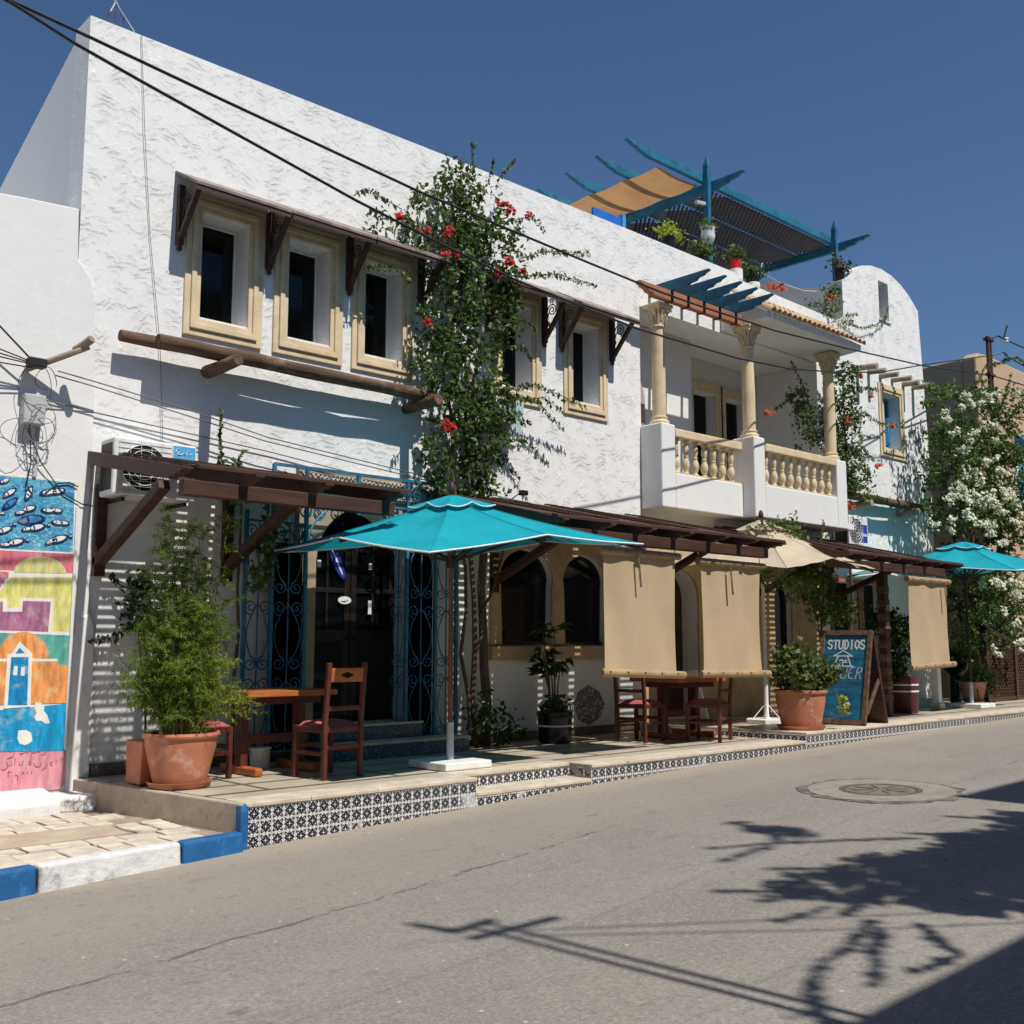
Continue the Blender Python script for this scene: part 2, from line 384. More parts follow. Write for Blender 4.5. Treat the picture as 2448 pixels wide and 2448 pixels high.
RZ = [-1.1,-.66,-.46,-.41,-.375,-.335,-.255,-.195,-.145,-.10,-.055,-.012,.04,.12,.4]
def road_z(x): return float(np.interp(x, RX, RZ))
mb = MB(); nx = 150; xs = list(np.linspace(-60, -6, 12))+list(np.linspace(-4, 26, 61))+list(np.linspace(28, 120, 16)); ysr = [-60,-30,-12,-9,-7,-5.5,-4.2,-3.2,-2.6,-2.0]
vs = [(x, y, road_z(x)+.02*max(0, 1-((y+6)/5)**2)) for x in xs for y in ysr]; n = len(ysr)
fs = [(i*n+j, (i+1)*n+j, (i+1)*n+j+1, i*n+j+1) for i in range(len(xs)-1) for j in range(n-1)]
mb.add(vs, fs); tag(mb.build('road', ASPH, smooth='all'), kind='structure')
EARTH = M('dry_earth', (.30,.24,.17), .95, .2, .4, .3, 3, .05)
tag(MB().add([(-700,-700,-1.3),(700,-700,-1.3),(700,700,-1.3),(-700,700,-1.3)], [(0,1,2,3)]).build('ground', EARTH), kind='structure')

# ------------------------------------------------------------------ tiled terrace
def tile_mat():
    m, t, b, out = nodes('navy_flower_tile'); g = G(t)
    uv = g.n('ShaderNodeUVMap').outputs[0]; U = g.xyz(uv)
    ax = g.m('ABSOLUTE', g.m('SUBTRACT', U[0], .5)); ay = g.m('ABSOLUTE', g.m('SUBTRACT', U[1], .5))
    mx = g.m('MAXIMUM', ax, ay); mn = g.m('MINIMUM', ax, ay)
    s = g.m('MULTIPLY', g.m('ADD', mx, mn), .7071); tt = g.m('MULTIPLY', g.m('SUBTRACT', mx, mn), .7071)
    sq = lambda a: g.m('MULTIPLY', a, a)
    card = g.m('ADD', sq(g.m('DIVIDE', g.m('SUBTRACT', mx, .255), .20)), sq(g.m('DIVIDE', mn, .125)))
    card = g.ramp(card, 1.05, .95)
    w = g.m('MULTIPLY', g.m('SUBTRACT', 1., sq(g.m('DIVIDE', g.m('SUBTRACT', s, .37), .30))), .135)
    diag = g.m('MULTIPLY', g.ramp(g.m('SUBTRACT', w, tt), -.004, .006), g.ramp(s, .62, .60))
    w2 = g.m('MULTIPLY', g.m('SUBTRACT', 1., sq(g.m('DIVIDE', g.m('SUBTRACT', s, .37), .11))), .036)
    hole = g.ramp(g.m('SUBTRACT', w2, tt), -.004, .006)
    rr = g.m('SQRT', g.m('ADD', sq(ax), sq(ay)))
    vein = g.m('MULTIPLY', g.ramp(mn, .016, .009), g.ramp(mx, .24, .20))
    dark = g.m('MAXIMUM', card, g.m('MULTIPLY', diag, g.m('SUBTRACT', 1., hole)))
    dark = g.m('MULTIPLY', dark, g.m('SUBTRACT', 1., vein)); dark = g.m('MULTIPLY', dark, g.ramp(rr, .035, .05))
    oi = g.n('ShaderNodeObjectInfo').outputs['Random']; p = g.pos()
    fade = g.ramp(g.m('ADD', g.m('MULTIPLY', oi, .35), g.noise(p, 3.2, 4)), .90, 1.0)
    dark = g.m('MULTIPLY', dark, g.m('SUBTRACT', 1., g.m('MULTIPLY', fade, .6)))
    c = g.mix(dark, (.72,.715,.70), (.008,.008,.020))
    wear = g.noise(p, 24, 6, .7)
    c = g.mix(g.m('MULTIPLY', g.ramp(wear, .62, .72), .55), c, (.36,.31,.26))
    chip = g.noise(p, 9, 5, .6); c = g.mix(g.ramp(chip, .735, .755), c, (.33,.19,.13))
    edge = g.ramp(mx, .485, .5); c = g.mix(g.m('MULTIPLY', edge, .2), c, (.4,.37,.33))
    t.links.new(c, b.inputs['Base Color']); b.inputs['Roughness'].default_value = .3; b.inputs['Specular IOR Level'].default_value = .45
    t.links.new(g.bump(g.noise(p, 18, 4), .15, .004), b.inputs['Normal']); return m
TILE = tile_mat()
def floor_mat():
    m, t, b, out = nodes('terrace_marble_floor'); g = G(t); p = g.pos(); X = g.xyz(p)
    n = g.noise(p, 2.4, 7, .65); c = g.mix(g.ramp(n, .3, .7), (.42,.36,.27), (.54,.47,.36))
    # dark inlaid stripes of the floor pattern
    st = None
    for y0, w in ((-1.80,.034),(-1.36,.03),(-.92,.03),(-.45,.03)):
        d = g.ramp(g.m('ABSOLUTE', g.m('SUBTRACT', X[1], y0)), w+.003, w-.003); st = d if st is None else g.m('MAXIMUM', st, d)
    fx = g.m('ABSOLUTE', g.m('SUBTRACT', g.m('FRACT', g.m('DIVIDE', X[0], 1.3)), .5))
    d = g.m('MULTIPLY', g.ramp(fx, .022, .016), g.ramp(X[1], -1.81, -1.79)); st = g.m('MAXIMUM', st, d)
    c = g.mix(g.m('MULTIPLY', st, .85), c, (.05,.043,.036))
    jx = g.m('ABSOLUTE', g.m('SUBTRACT', g.m('FRACT', g.m('DIVIDE', X[0], .3)), .5)); jt = g.ramp(jx, .008, .003)
    c = g.mix(g.m('MULTIPLY', jt, .35), c, (.25,.21,.16))
    d2 = g.noise(p, 9, 7, .7); c = g.mix(g.m('MULTIPLY', g.ramp(d2, .52, .72), .35), c, (.33,.27,.2))
    t.links.new(c, b.inputs['Base Color']); b.inputs['Roughness'].default_value = .42
    t.links.new(g.bump(g.m('SUBTRACT', g.noise(p, 30, 4), jt), .15, .004), b.inputs['Normal']); return m
FLOOR = floor_mat()
GROUT = M('grey_grout', (.34,.31,.27), .95, .2, 12, .5, 40, .005)
NOSE = M('cream_marble_nosing', (.60,.52,.40), .55, .14, 5, .2, 40, .003, stain=(.40,.30,.2), samt=.5, sscale=7)
CONC = M('stained_concrete', (.46,.38,.29), .9, .18, 4, .5, 30, .006, stain=(.24,.19,.15), samt=.6, sscale=4)
FRONT = -2.35; UPZ = .095; UX = 11.5
terr = MB()
core = FRONT+.014
terr.prism([(4.03,core),(6.26,core),(6.26,-2.05+.014),(7.72,-2.05+.014),(7.72,core),(UX,core),(UX-.28,.34),(3.70,.34)], FZ, -.6, -.006)
terrace = tag(terr.build('terrace', GROUT), kind='structure')
MB().box(6.26, 7.72, core, -2.03, -.6, -.136).build('step_core', GROUT, terrace)
MB().prism([(UX+.008,core),(24,core),(24,.34),(UX-.28+.008,.34)], FZ, -.6, UPZ-.006).build('upper_core', GROUT, terrace)
# floor sheets
MB().prism([(4.035,FRONT+.30),(6.26,FRONT+.30),(6.26,-1.80),(7.72,-1.80),(7.72,FRONT+.30),(UX-.03,FRONT+.30),(UX-.28,.33),(3.71,.33)], FZ, -.012, 0).build('floor_paving', FLOOR, terrace)
MB().prism([(UX-.02,FRONT+.30),(24,FRONT+.30),(24,.33),(UX-.26,.33)], FZ, UPZ-.012, UPZ).build('floor_paving', FLOOR, terrace)
# nosing slabs along the edge
rng = random.Random(3)
def nosing(x0, x1, yf, yb, z, step=.6):
    x = x0
    while x < x1-.05:
        e = min(x+step*(.85+.3*rng.random()), x1)
        if x1-e < .15: e = x1
        MB().box(x+.002, e-.002, yf-.012+rng.uniform(-.004,.004), yb, z-.03, z+.002+rng.uniform(-.001,.002)).build('nosing_slab', NOSE, terrace, bevel=.006)
        x = e
nosing(4.03, 6.26, FRONT, FRONT+.30, 0); nosing(6.26, 7.72, -2.05, -1.80, 0); nosing(7.72, UX-.02, FRONT, FRONT+.30, 0); nosing(UX, 20, FRONT, FRONT+.30, UPZ, 1.0)
nosing(6.262, 7.718, FRONT+.002, -2.055, -.13, .75)
# tiles: each its own piece, the far ones joined
TS = .1
def tile_mb(n=1):
    b = MB(); e = TS/2-.0016
    b.add([(-e,0,-e),(e,0,-e),(e,0,e),(-e,0,e),(-e,.012,-e),(e,.012,-e),(e,.012,e),(-e,.012,e)], [(0,1,2,3),(0,4,5,1),(1,5,6,2),(2,6,7,3),(3,7,4,0)])
    b.uv = [0,0,1,0,1,1,0,1]+[0,0]*16; return b
def tmesh():
    b = tile_mb(); me = bpy.data.meshes.new('tile'); me.from_pydata(b.v, [], b.f); ul = me.uv_layers.new(name='UVMap'); ul.data.foreach_set('uv', b.uv); me.materials.append(TILE); return me
TM = tmesh(); ntile = 0; farT = []
def put_tile(x, y, z, rz=0):
    global ntile
    if ntile >= 300: farT.append((x, y, z, rz)); return
    ntile += 1
    j = rng.uniform
    piece('tile', TM, terrace, (x, y+j(-.0015,.0015), z), (j(-.012,.012), j(-.012,.012), rz+j(-.012,.012)))
def row(x0, x1, y, ztop):
    n = int(round((x1-x0)/TS)); 
    for i in range(n):
        x = x0+(i+.5)*(x1-x0)/n
        if ztop > road_z(x)+.01: put_tile(x, y, ztop-TS/2)
for r_ in range(3): row(4.05, 6.26, FRONT, -.031-r_*TS)
row(6.26, 7.72, -2.05, -.031); row(6.26, 7.72, FRONT, -.162)
for r_ in range(2):
    for i in range(3): put_tile(6.26+.014 if False else 7.72-.0, FRONT+.05+i*.1, -.031-r_*TS-TS/2, R(-90)) if r_ == 0 else None
for r_ in range(2): row(7.72, UX, FRONT, -.031-r_*TS)
for i in range(19):                                   # riser of the upper level, facing the lower one
    y = FRONT+.05+i*.1; put_tile(UX-.28*(y-FRONT)/2.69, y, .066-TS/2+.002, R(-90)+math.atan(.104))
for r_ in range(2): row(UX, 20.0, FRONT, UPZ-.031-r_*TS)
if farT:
    fb = MB(); fb.uv = []
    t0 = tile_mb()
    for x, y, z, rz in farT:
        c, s_ = math.cos(rz), math.sin(rz)
        fb.add([(x+v[0]*c-v[1]*s_, y+v[0]*s_+v[1]*c, z+v[2]) for v in t0.v], t0.f); fb.uv += t0.uv
    fb.build('far_tile_rows', TILE, terrace, kind='stuff', fix=False)
# concrete cheek of the terrace on the pavement side + blue painted corner
side = MB(); side.hexa([(3.99,FRONT+.02,-.5),(4.035,FRONT+.02,-.5),(3.74,.0,-.5),(3.66,.0,-.5),(3.99,FRONT+.02,.001),(4.035,FRONT+.02,.001),(3.74,.0,.001),(3.66,.0,.001)])
side.build('terrace_cheek', CONC, terrace, bevel=.012)
MB().box(3.985, 4.05, FRONT-.016, FRONT+.12, -.34, -.015).build('painted_corner', BLUEK, terrace, bevel=.006)

# ------------------------------------------------------------------ pavement with stone setts, painted kerb
PZ = -.2
MORTAR = M('sandy_mortar', (.33,.26,.19), .95, .2, 8, .6, 45, .008, stain=(.2,.16,.13), samt=.5)
SETT = M('cream_limestone_sett', (.57,.505,.41), .85, .18, 7, .5, 40, .006, stain=(.33,.28,.22), samt=.7, sscale=5)
pav = tag(MB().prism([(-8,-3.4),(2.3,-2.52),(4.0,-2.33),(4.0,-2.2),(3.72,.3),(-8,.3)], FZ, -.75, PZ-.022).build('pavement', MORTAR), kind='structure')
MB().prism([(-2,-1.92),(2.52,-1.83),(3.40,-1.80),(3.43,-1.34),(2.68,-1.31),(-2,-1.36)], FZ, PZ-.03, PZ+.002).build('concrete_strip', M('sand_concrete', (.44,.35,.265), .9, .14, 4, .4, 50, .004), pav, bevel=.004)
srng = random.Random(11)
def sett(x0, x1, y0, y1):
    j = lambda: srng.uniform(-.013, .013)
    q = [(x0+j(), y0+j()), ((x0+x1)/2+j(), y0+j()*.5), (x1+j(), y0+j()), (x1+j()*.6, (y0+y1)/2), (x1+j(), y1+j()), ((x0+x1)/2+j(), y1+j()*.5), (x0+j(), y1+j()), (x0+j()*.6, (y0+y1)/2)]
    MB().prism(q, FZ, PZ-.04, PZ+srng.uniform(-.006,.001)).build('sett', SETT, pav, bevel=.010)
for yi, (ya, yb) in enumerate(((-2.24,-2.08),(-2.06,-1.86),(-1.28,-1.06),(-1.045,-.83),(-.815,-.56))):
    x = .6+srng.random()*.2
    while x < 3.9:
        w = srng.uniform(.17, .30); lim = 4.0+(-.2)*(yb+2.2)*.6 - .06
        kbk = -2.27+(x-4)*.135
        if x+w < lim: sett(x, x+w-.018, kbk+.012 if yb < -2.07 else ya, yb)
        x += w
for ya, yb in ((-1.78,-1.58),(-1.56,-1.36)):
    x = 3.47
    while x < 3.75: sett(x, x+.17, ya, yb); x += .2
kb = thing('kerb', 'kerb of long stones painted blue and white beside the setts', 'kerb', (2.5, -2.5, -.36))
WHK = M('worn_white_kerb_paint', (.64,.64,.63), .75, .14, 6, .8, 30, .010, stain=(.22,.21,.205), samt=1., sscale=3.4)
pts = [(4.0,-2.40),(3.49,-2.465),(2.49,-2.60),(1.49,-2.73),(.45,-2.86),(-.6,-2.98)]
for i in range(5):
    (xa, ya), (xb, yb) = pts[i+1], pts[i]; g_ = .006
    zb0, zb1 = road_z(xa)-.12, road_z(xb)-.12
    b = MB().hexa([(xa+g_,ya-.03,zb0),(xb-g_,yb-.03,zb1),(xb-g_,yb+.12,zb1),(xa+g_,ya+.12,zb0),(xa+g_,ya,PZ+.008),(xb-g_,yb,PZ+.008),(xb-g_,yb+.11,PZ+.008),(xa+g_,ya+.11,PZ+.008)])
    o = b.build('kerb_stone', BLUEK if i % 2 == 0 else WHK, kb, bevel=.022, seg=3)
    o['label'] = 'blue painted kerb stone' if i % 2 == 0 else 'worn white painted kerb stone'

# manhole with broken concrete collar
mh = thing('manhole', 'round iron manhole cover in a cracked concrete collar in the road', 'manhole', (9.03,-4.62,road_z(9.03)+.02))
zr = .005
FR = lambda u, v, t: (u, v, road_z(u)+.02*max(0, 1-((v+6)/5)**2)+t)
def ring(rad, jit, n=40, seed=1):
    q = random.Random(seed); return [(9.03+math.cos(2*math.pi*i/n)*(rad+q.uniform(-jit,jit)), -4.62+math.sin(2*math.pi*i/n)*(rad+q.uniform(-jit,jit))) for i in range(n)]
MB().prism(ring(.70,.05,46,3), FR, zr-.1, zr+.0005, [ring(.63,.02,46,1)]).build('broken_edge', M('dark_crack_fill', (.13,.116,.10), .95, .5, 9, .9, 24, .012, stain=(.22,.2,.17), samt=.9, sscale=8), mh)
MB().prism(ring(.63,.02,46,1), FR, zr-.1, zr+.0045, [ring(.355,0)]).build('concrete_collar', M('rough_road_concrete', (.27,.243,.205), .92, .22, 5, .9, 24, .012, stain=(.10,.09,.08), samt=.6, sscale=5), mh)
MB().prism(ring(.35,0), FR, zr-.1, zr+.007, [ring(.305,0)]).build('frame_ring', M('rusty_iron', (.11,.085,.065), .8, .25, 12, .6, 40, .005), mh, bevel=.004)
cv = MB().prism(ring(.298,0), FR, zr-.1, zr+.004).build('cover', M('worn_iron', (.17,.145,.12), .7, .25, 12, .6, 40, .005), mh)
RIBM = M('dull_iron', (.105,.09,.075), .75, .25, 12, .5, 40, .004)
for i in range(8):
    a = i*math.pi/4; MB().bar(FR(9.03+.06*math.cos(a),-4.62+.06*math.sin(a),zr+.004),FR(9.03+.25*math.cos(a),-4.62+.25*math.sin(a),zr+.004),.02,.008).build('rib', RIBM, cv)
# ------------------------------------------------------------------ white cafe building
def rect(x0, x1, z0, z1): return [(x0,z0),(x1,z0),(x1,z1),(x0,z1)]
def arch(x0, x1, z0, zs, zt, n=14, horse=.0):
    cx, rx = (x0+x1)/2, (x1-x0)/2
    p = [(x0,z0),(x1,z0)]
    a0 = -horse
    for i in range(n+1):
        a = a0+(math.pi-2*a0)*i/n
        p.append((cx+rx*(1+horse*.35)*math.cos(a), zs+(zt-zs)*math.sin(a)))
    return p
cafe = thing('cafe_building', 'long two-storey white plastered building with sandstone window frames and rooftop dome', 'building', (10, 0, 0))
WIN = [(4.68,5.20),(5.66,6.18),(6.63,7.15),(8.68,9.20),(9.94,10.46)]; WZ0, WZ1 = 4.30, 5.39
outer = [(3.50,-.4),(19.98,-.4),(20.02,4.5),(19.80,7.66),(19.66,7.76),(19.45,7.90),(19.15,8.04),(18.80,8.14),(18.4,8.18),(18.0,8.15),(17.65,8.06),(17.4,7.92),(17.2,7.74),(16.94,7.62),(16.94,6.82),(13.76,6.87),(13.70,6.96),(8.0,6.985),(3.50,6.97)]
holes = [rect(a, b, WZ0, WZ1) for a, b in WIN]
holes += [rect(11.33, 15.98, 3.08, 5.9)]
DOOR = arch(6.06, 7.26, .02, 2.0, 2.6); A1 = arch(8.68, 9.51, 1.14, 1.95, 2.31, horse=.25); A2 = arch(9.76, 10.52, 1.14, 1.95, 2.29, horse=.25); A3 = arch(11.72, 12.52, .12, 1.8, 2.2); A4 = arch(14.45, 14.95, .5, 1.8, 2.15); D2 = rect(16.2, 17.05, .12, 2.2); D3 = rect(17.2, 17.95, .12, 2.2)
BW = rect(18.22, 18.83, 4.74, 5.77); DW = rect(18.25, 18.62, 7.18, 7.93)
holes += [DOOR, A1, A2, A3, A4, D2, D3, BW, DW]
MB().prism(outer, FX, 0, .35, holes).build('front_wall', WHITE, cafe)
# other walls, roof, interior backing
MB().prism([(.35,-.4),(9,-.4),(9,5.0),(2.6,5.95),(.35,6.86)], FY, 3.50, 3.80).build('side_wall', WHITE_S, cafe)
MB().box(3.8, 19.9, 8.7, 9.0, -.4, 6.2).build('rear_wall', WHITE_S, cafe)
MB().prism([(.35,-.4),(9,-.4),(9,7.0),(4,8.0),(1.6,8.02),(1.37,7.93),(.87,7.68),(.5,7.61),(.35,7.6)], FY, 16.94, 17.2).build('tower_side_wall', WHITE_S, cafe)
MB().prism([(.35,-.4),(9,-.4),(9,7.0),(.35,7.6)], FY, 19.7, 19.95).build('end_wall', WHITE_S, cafe)
MB().box(3.8, 16.9, .35, 8.7, 6.1, 6.3).build('roof_slab', GREY_W, cafe)
MB().box(17.2, 19.7, .35, 8.7, 7.0, 7.2).build('tower_roof', GREY_W, cafe)
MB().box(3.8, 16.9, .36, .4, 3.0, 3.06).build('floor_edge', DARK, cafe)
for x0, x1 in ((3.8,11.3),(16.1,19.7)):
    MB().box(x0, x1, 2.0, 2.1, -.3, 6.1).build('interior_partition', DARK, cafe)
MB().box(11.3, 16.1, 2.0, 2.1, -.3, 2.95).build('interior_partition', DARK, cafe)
# parapet cap lip
def window_frame(w, x0, x1, z0, z1, mat, m=.165, mb_=.18, mt=.17):
    b = MB()
    for (o_, i_, y) in ((1., .62, -.028), (.62, .30, -.05), (.30, .0, -.032)):
        b.prism(rect(x0-m*o_, x1+m*o_, z0-mb_*o_, z1+mt*o_), FX, y, .004, [rect(x0-m*i_+.0005, x1+m*i_-.0005, z0-mb_*i_+.0005, z1+mt*i_-.0005)])
    return b.build('frame', mat, w, bevel=.008)
def sash(w, x0, x1, z0, z1, y=.24, bars=False):
    s_ = MB().prism(rect(x0, x1, z0, z1), FX, y, y+.05, [rect(x0+.03, x1-.03, z0+.035, z1-.03)]).build('sash', WPAINT, w, bevel=.004)
    MB().box(x0+.03, x1-.03, y+.02, y+.026, z0+.035, z1-.03).build('pane', GLASS, w)
    MB().box(x0-.0, x1+.0, -.02, .24, z0-.012, z0+.018).build('sill', WPAINT, w, bevel=.005)
CURT = cloth('brown_net_curtain', (.16,.10,.075), .2)
def sub(name, parent, loc):
    o = bpy.data.objects.new(name, None); COL.objects.link(o); o.parent = parent; o.location = Vector(loc)-LOC[parent.name]; LOC[o.name] = Vector(loc); o.empty_display_size = .1
    return o
for a, b_ in WIN:
    w = sub('window', cafe, (a, 0, WZ0)); window_frame(w, a, b_, WZ0, WZ1, STONE); sash(w, a+.002, b_-.002, WZ0+.002, WZ1-.002)
    if a > 5:
        cv_ = MB(); n_ = 24; xa, xb = a+.06+.05*(a > 6), b_-.04
        cv_.add([(xa+(xb-xa)*i/n_, .42+.02*math.sin(i*1.7+a), z) for z in (WZ0, WZ1) for i in range(n_+1)], [(i, i+1, n_+2+i, n_+1+i) for i in range(n_)]); cv_.build('curtain', CURT, w, smooth='all', fix=False)
w = sub('window', cafe, (18.22, 0, 4.74)); w['label'] = 'window with blue louvred shutter in a sandstone frame'
window_frame(w, 18.22, 18.83, 4.74, 5.77, STONE)
for i in range(2):
    xa = 18.225+i*.303; b = MB().prism(rect(xa, xa+.298, 4.745, 5.765), FX, .2, .235, [rect(xa+.04, xa+.258, 4.80, 5.71)])
    for j in range(26): z = 4.81+j*.035; b.hexa([(xa+.04,.205,z),(xa+.258,.205,z),(xa+.258,.225,z+.022),(xa+.04,.225,z+.022),(xa+.04,.208,z+.005),(xa+.258,.208,z+.005),(xa+.258,.228,z+.027),(xa+.04,.228,z+.027)])
    b.build('shutter', LBLUE, w)
w = sub('window', cafe, (18.25, 0, 7.18)); MB().box(18.25, 18.62, .25, .27, 7.18, 7.93).build('pane', GLASS, w); MB().box(18.22, 18.66, -.03, .2, 7.15, 7.185).build('sill', WPAINT, w, bevel=.006)
# ground floor arches in an ochre surround
sur = MB().prism(rect(8.50, 10.72, 1.13, 2.62), FX, -.035, .003, [A1, A2]).build('arch_surround', OCHRE_P, cafe, bevel=.01)
MB().box(8.46, 10.76, -.10, .003, .96, 1.128).build('arch_sill', OCHRE_P, cafe, bevel=.012)
for A, nm in ((A1,'arched_pane'),(A2,'arched_pane'),(A4,'arched_pane')):
    MB().prism(A, FX, .085, .09).build(nm, GLASS, cafe)
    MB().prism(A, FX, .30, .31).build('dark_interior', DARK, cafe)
    x0, x1 = A[0][0], A[1][0]; z0 = A[0][1]
    MB().box(x0, x1, .05, .10, z0, z0+.04).build('arch_sash', IRON, cafe)
MB().prism(rect(11.30, 15.8, .1, 2.85), FX, -.030, .003, [[(p[0], p[1]) for p in arch(11.72,12.52,.12,1.8,2.2)], [(p[0], p[1]) for p in arch(14.45,14.95,.5,1.8,2.15)]]).build('ochre_wall_face', OCHRE_P, cafe)
MB().prism(A3, FX, .28, .3).build('garden_door', DWOOD, cafe)
MB().box(6.0, 7.3, .28, .3, 2.05, 2.62).build('fanlight', GLASS, cafe)
for x0, x1 in ((16.2,17.05),(17.2,17.95)):
    d = MB().box(x0, x1, .2, .24, .12, 2.2).build('side_door', DARK, cafe)
    MB().prism(rect(x0-.06, x1+.06, .12, 2.26), FX, -.03, .01, [rect(x0+.001, x1-.001, .121, 2.199)]).build('door_frame', OWOOD, d, bevel=.006)
# plinth and pebble-mosaic lozenge
MB().box(3.79, 11.2, -.018, .003, .0, .11).build('skirting', M('brown_skirting', (.18,.13,.09), .8, .2, 8, .3, 40, .003), cafe)
def mosaic():
    m, t, b, out = nodes('pebble_mosaic'); g = G(t); p = g.pos(); v = g.vor(p, 42); vc = g.vor(p, 42, out=1)
    c = g.mix(g.ramp(g.xyz(vc)[0], .3, .7), (.05,.055,.05), (.5,.48,.42)); c = g.mix(g.ramp(v, .42, .6), c, (.16,.15,.13)); t.links.new(c, b.inputs['Base Color'])
    b.inputs['Roughness'].default_value = .4; t.links.new(g.bump(g.m('SUBTRACT', 1., v), .6, .008), b.inputs['Normal']); return m
MB().prism([(10.21,.13),(10.40,.20),(10.50,.38),(10.40,.54),(10.21,.63),(10.02,.55),(9.93,.38),(10.02,.20)], FX, -.02, .003).build('mosaic_lozenge', mosaic(), cafe, bevel=.006)
# entrance: steps, stone surround, double door
STEPB = M('blue_pattern_step_tile', (.05,.08,.12), .35, .5, 40, .2, 60, .002, stain=(.3,.33,.36), samt=.7, sscale=30)
ent = sub('entrance', cafe, (6.66, 0, 0))
for x0, x1, y0, z0, z1 in ((5.95,7.75,-.52,.0,.165),(6.02,7.32,-.24,.165,.33)):
    MB().box(x0, x1, y0, .2, z0, z1-.025).build('step', STEPB, ent); MB().box(x0-.01, x1+.01, y0-.012, .2, z1-.025, z1).build('tread', NOSE, ent, bevel=.005)
MB().prism(rect(5.82, 7.52, .0, 2.98), FX, -.05, .003, [DOOR]).build('door_surround', M('brown_shaded_stone', (.33,.26,.17), .85, .15, 5, .35, 45, .004, stain=(.2,.15,.1), samt=.5), ent, bevel=.01)  # darker copy of the sandstone, doorway shade put into its colour
b = MB()
for i in range(30):
    x = 5.86+i*.055
    b.bar((x,-.062,2.70),(x+.2,-.062,2.92),.012,.016,(0,1,0)); b.bar((x+.2,-.058,2.70),(x,-.058,2.92),.012,.016,(0,1,0))
b.build('stone_lattice', LIME, ent)
for i in range(2):
    x0 = 6.07+i*.595; x1 = x0+.585
    pz = [rect(x0+.07+c*.235, x0+.07+c*.235+.205, z, z+.40) for c in range(2) for z in (1.30,1.75)]
    d = MB().prism(rect(x0, x1, .33, 2.2), FX, .2, .245, pz).build('door_leaf', M('almost_black_door_wood', (.014,.009,.007), .4, .25, 8, .2, 40, .002), ent, bevel=.004)
    for h in pz: MB().box(h[0][0]-.003, h[1][0]+.003, .218, .222, h[0][1]-.003, h[2][1]+.003).build('pane', GLASS, ent)
    for z in (.45,.85): MB().box(x0+.09, x1-.09, .19, .205, z, z+.33).build('door_panel', DARK, ent, bevel=.008)
    MB().cyl((x1-.04 if i == 0 else x0+.04,.19,1.2),(x1-.04 if i == 0 else x0+.04,.13,1.2),.012).build('handle', IRON, ent)
# stickers and notices on the door glass
def oval(cx, cz, rx, rz, a=0, n=24):
    return [(cx+rx*math.cos(t)*math.cos(a)-rz*math.sin(t)*math.sin(a), cz+rx*math.cos(t)*math.sin(a)+rz*math.sin(t)*math.cos(a)) for t in [2*math.pi*i/n for i in range(n)]]
STW = M('white_sticker', (.72,.72,.71), .4, .03, 5, 0); STB = M('blue_sticker', (.02,.035,.32), .4, .05, 5, 0)
st = MB().prism(oval(6.47,2.02,.19,.055,R(-62)), FX, .178, .182).build('blue_oval_sticker', STB, ent)
MB().prism(oval(6.47,2.02,.15,.012,R(-62)), FX, .176, .177).build('sticker_lettering', STW, ent)
MB().prism(oval(6.57,1.62,.085,.042), FX, .178, .182).build('white_oval_sticker', STW, ent)
MB().prism([(6.51,1.605),(6.57,1.60),(6.62,1.625),(6.575,1.613)], FX, .175, .177).build('sticker_mark', IRON, ent)
for x, z, w_, h in ((6.24,2.0,.045,.075),(6.90,2.0,.04,.07),(6.90,1.55,.045,.15)): MB().box(x-w_/2, x+w_/2, .178, .182, z-h/2, z+h/2).build('paper_notice', STW, ent)
MB().prism([(7.30,1.72),(7.42,1.86),(7.45,2.02),(7.36,1.9),(7.24,1.70)], FX, -.075, -.055).build('cloth_rag', LIME, ent)

# ------------------------------------------------------------------ blue iron grille round the door
gr = thing('door_grille', 'blue wrought-iron porch grille with scrolls round the cafe door', 'grille', (6.5, -.22, 0))
GY = -.22
def scroll(cx, cz, r, turns=1.6, start=0, hand=1, y=GY, th=.008, plane='x'):
    pts = []
    n = int(14*turns)
    for i in range(n+1):
        t = i/n; a = start+hand*2*math.pi*turns*t; rr = r*(1-.82*t)
        u, v = cx+rr*math.cos(a), cz+rr*math.sin(a)
        pts.append((u, y, v) if plane == 'x' else (y, u, v))
    return pts
b = MB(); b.bar((5.44,GY,2.93),(7.52,GY,2.93),.03,.03); b.bar((5.44,GY,2.62),(7.52,GY,2.62),.02,.02); b.build('top_rail', IRONB, gr)
for x in (5.15,5.44,5.82,6.45,7.10,7.50,7.80):
    MB().bar((x,GY,0 if x in (5.15,5.82,7.10,7.80,5.44,7.5) else 2.5),(x,GY,2.93 if 5.4 < x < 7.6 else 2.45),.035,.035,(0,1,0)).build('post', IRONB, gr)
b = MB()
for i in range(11):
    cx = 5.55+i*.185; b.tube(scroll(cx, 2.78, .085, 1.7, R(90), 1 if i % 2 else -1), .008, 5)
b.build('frieze_scrolls', IRONB, gr)
for s_, x0 in ((1,5.82),(-1,7.10)):       # spandrel arches
    b = MB(); b.tube([(x0+s_*.5*(1-math.cos(a)), GY, 2.05+.55*math.sin(a)) for a in np.linspace(0, math.pi/2, 10)], .012, 5)
    b.tube(scroll(x0+s_*.14, 2.47, .1, 1.8, R(200), -s_), .009, 5); b.build('spandrel_scroll', IRONB, gr)
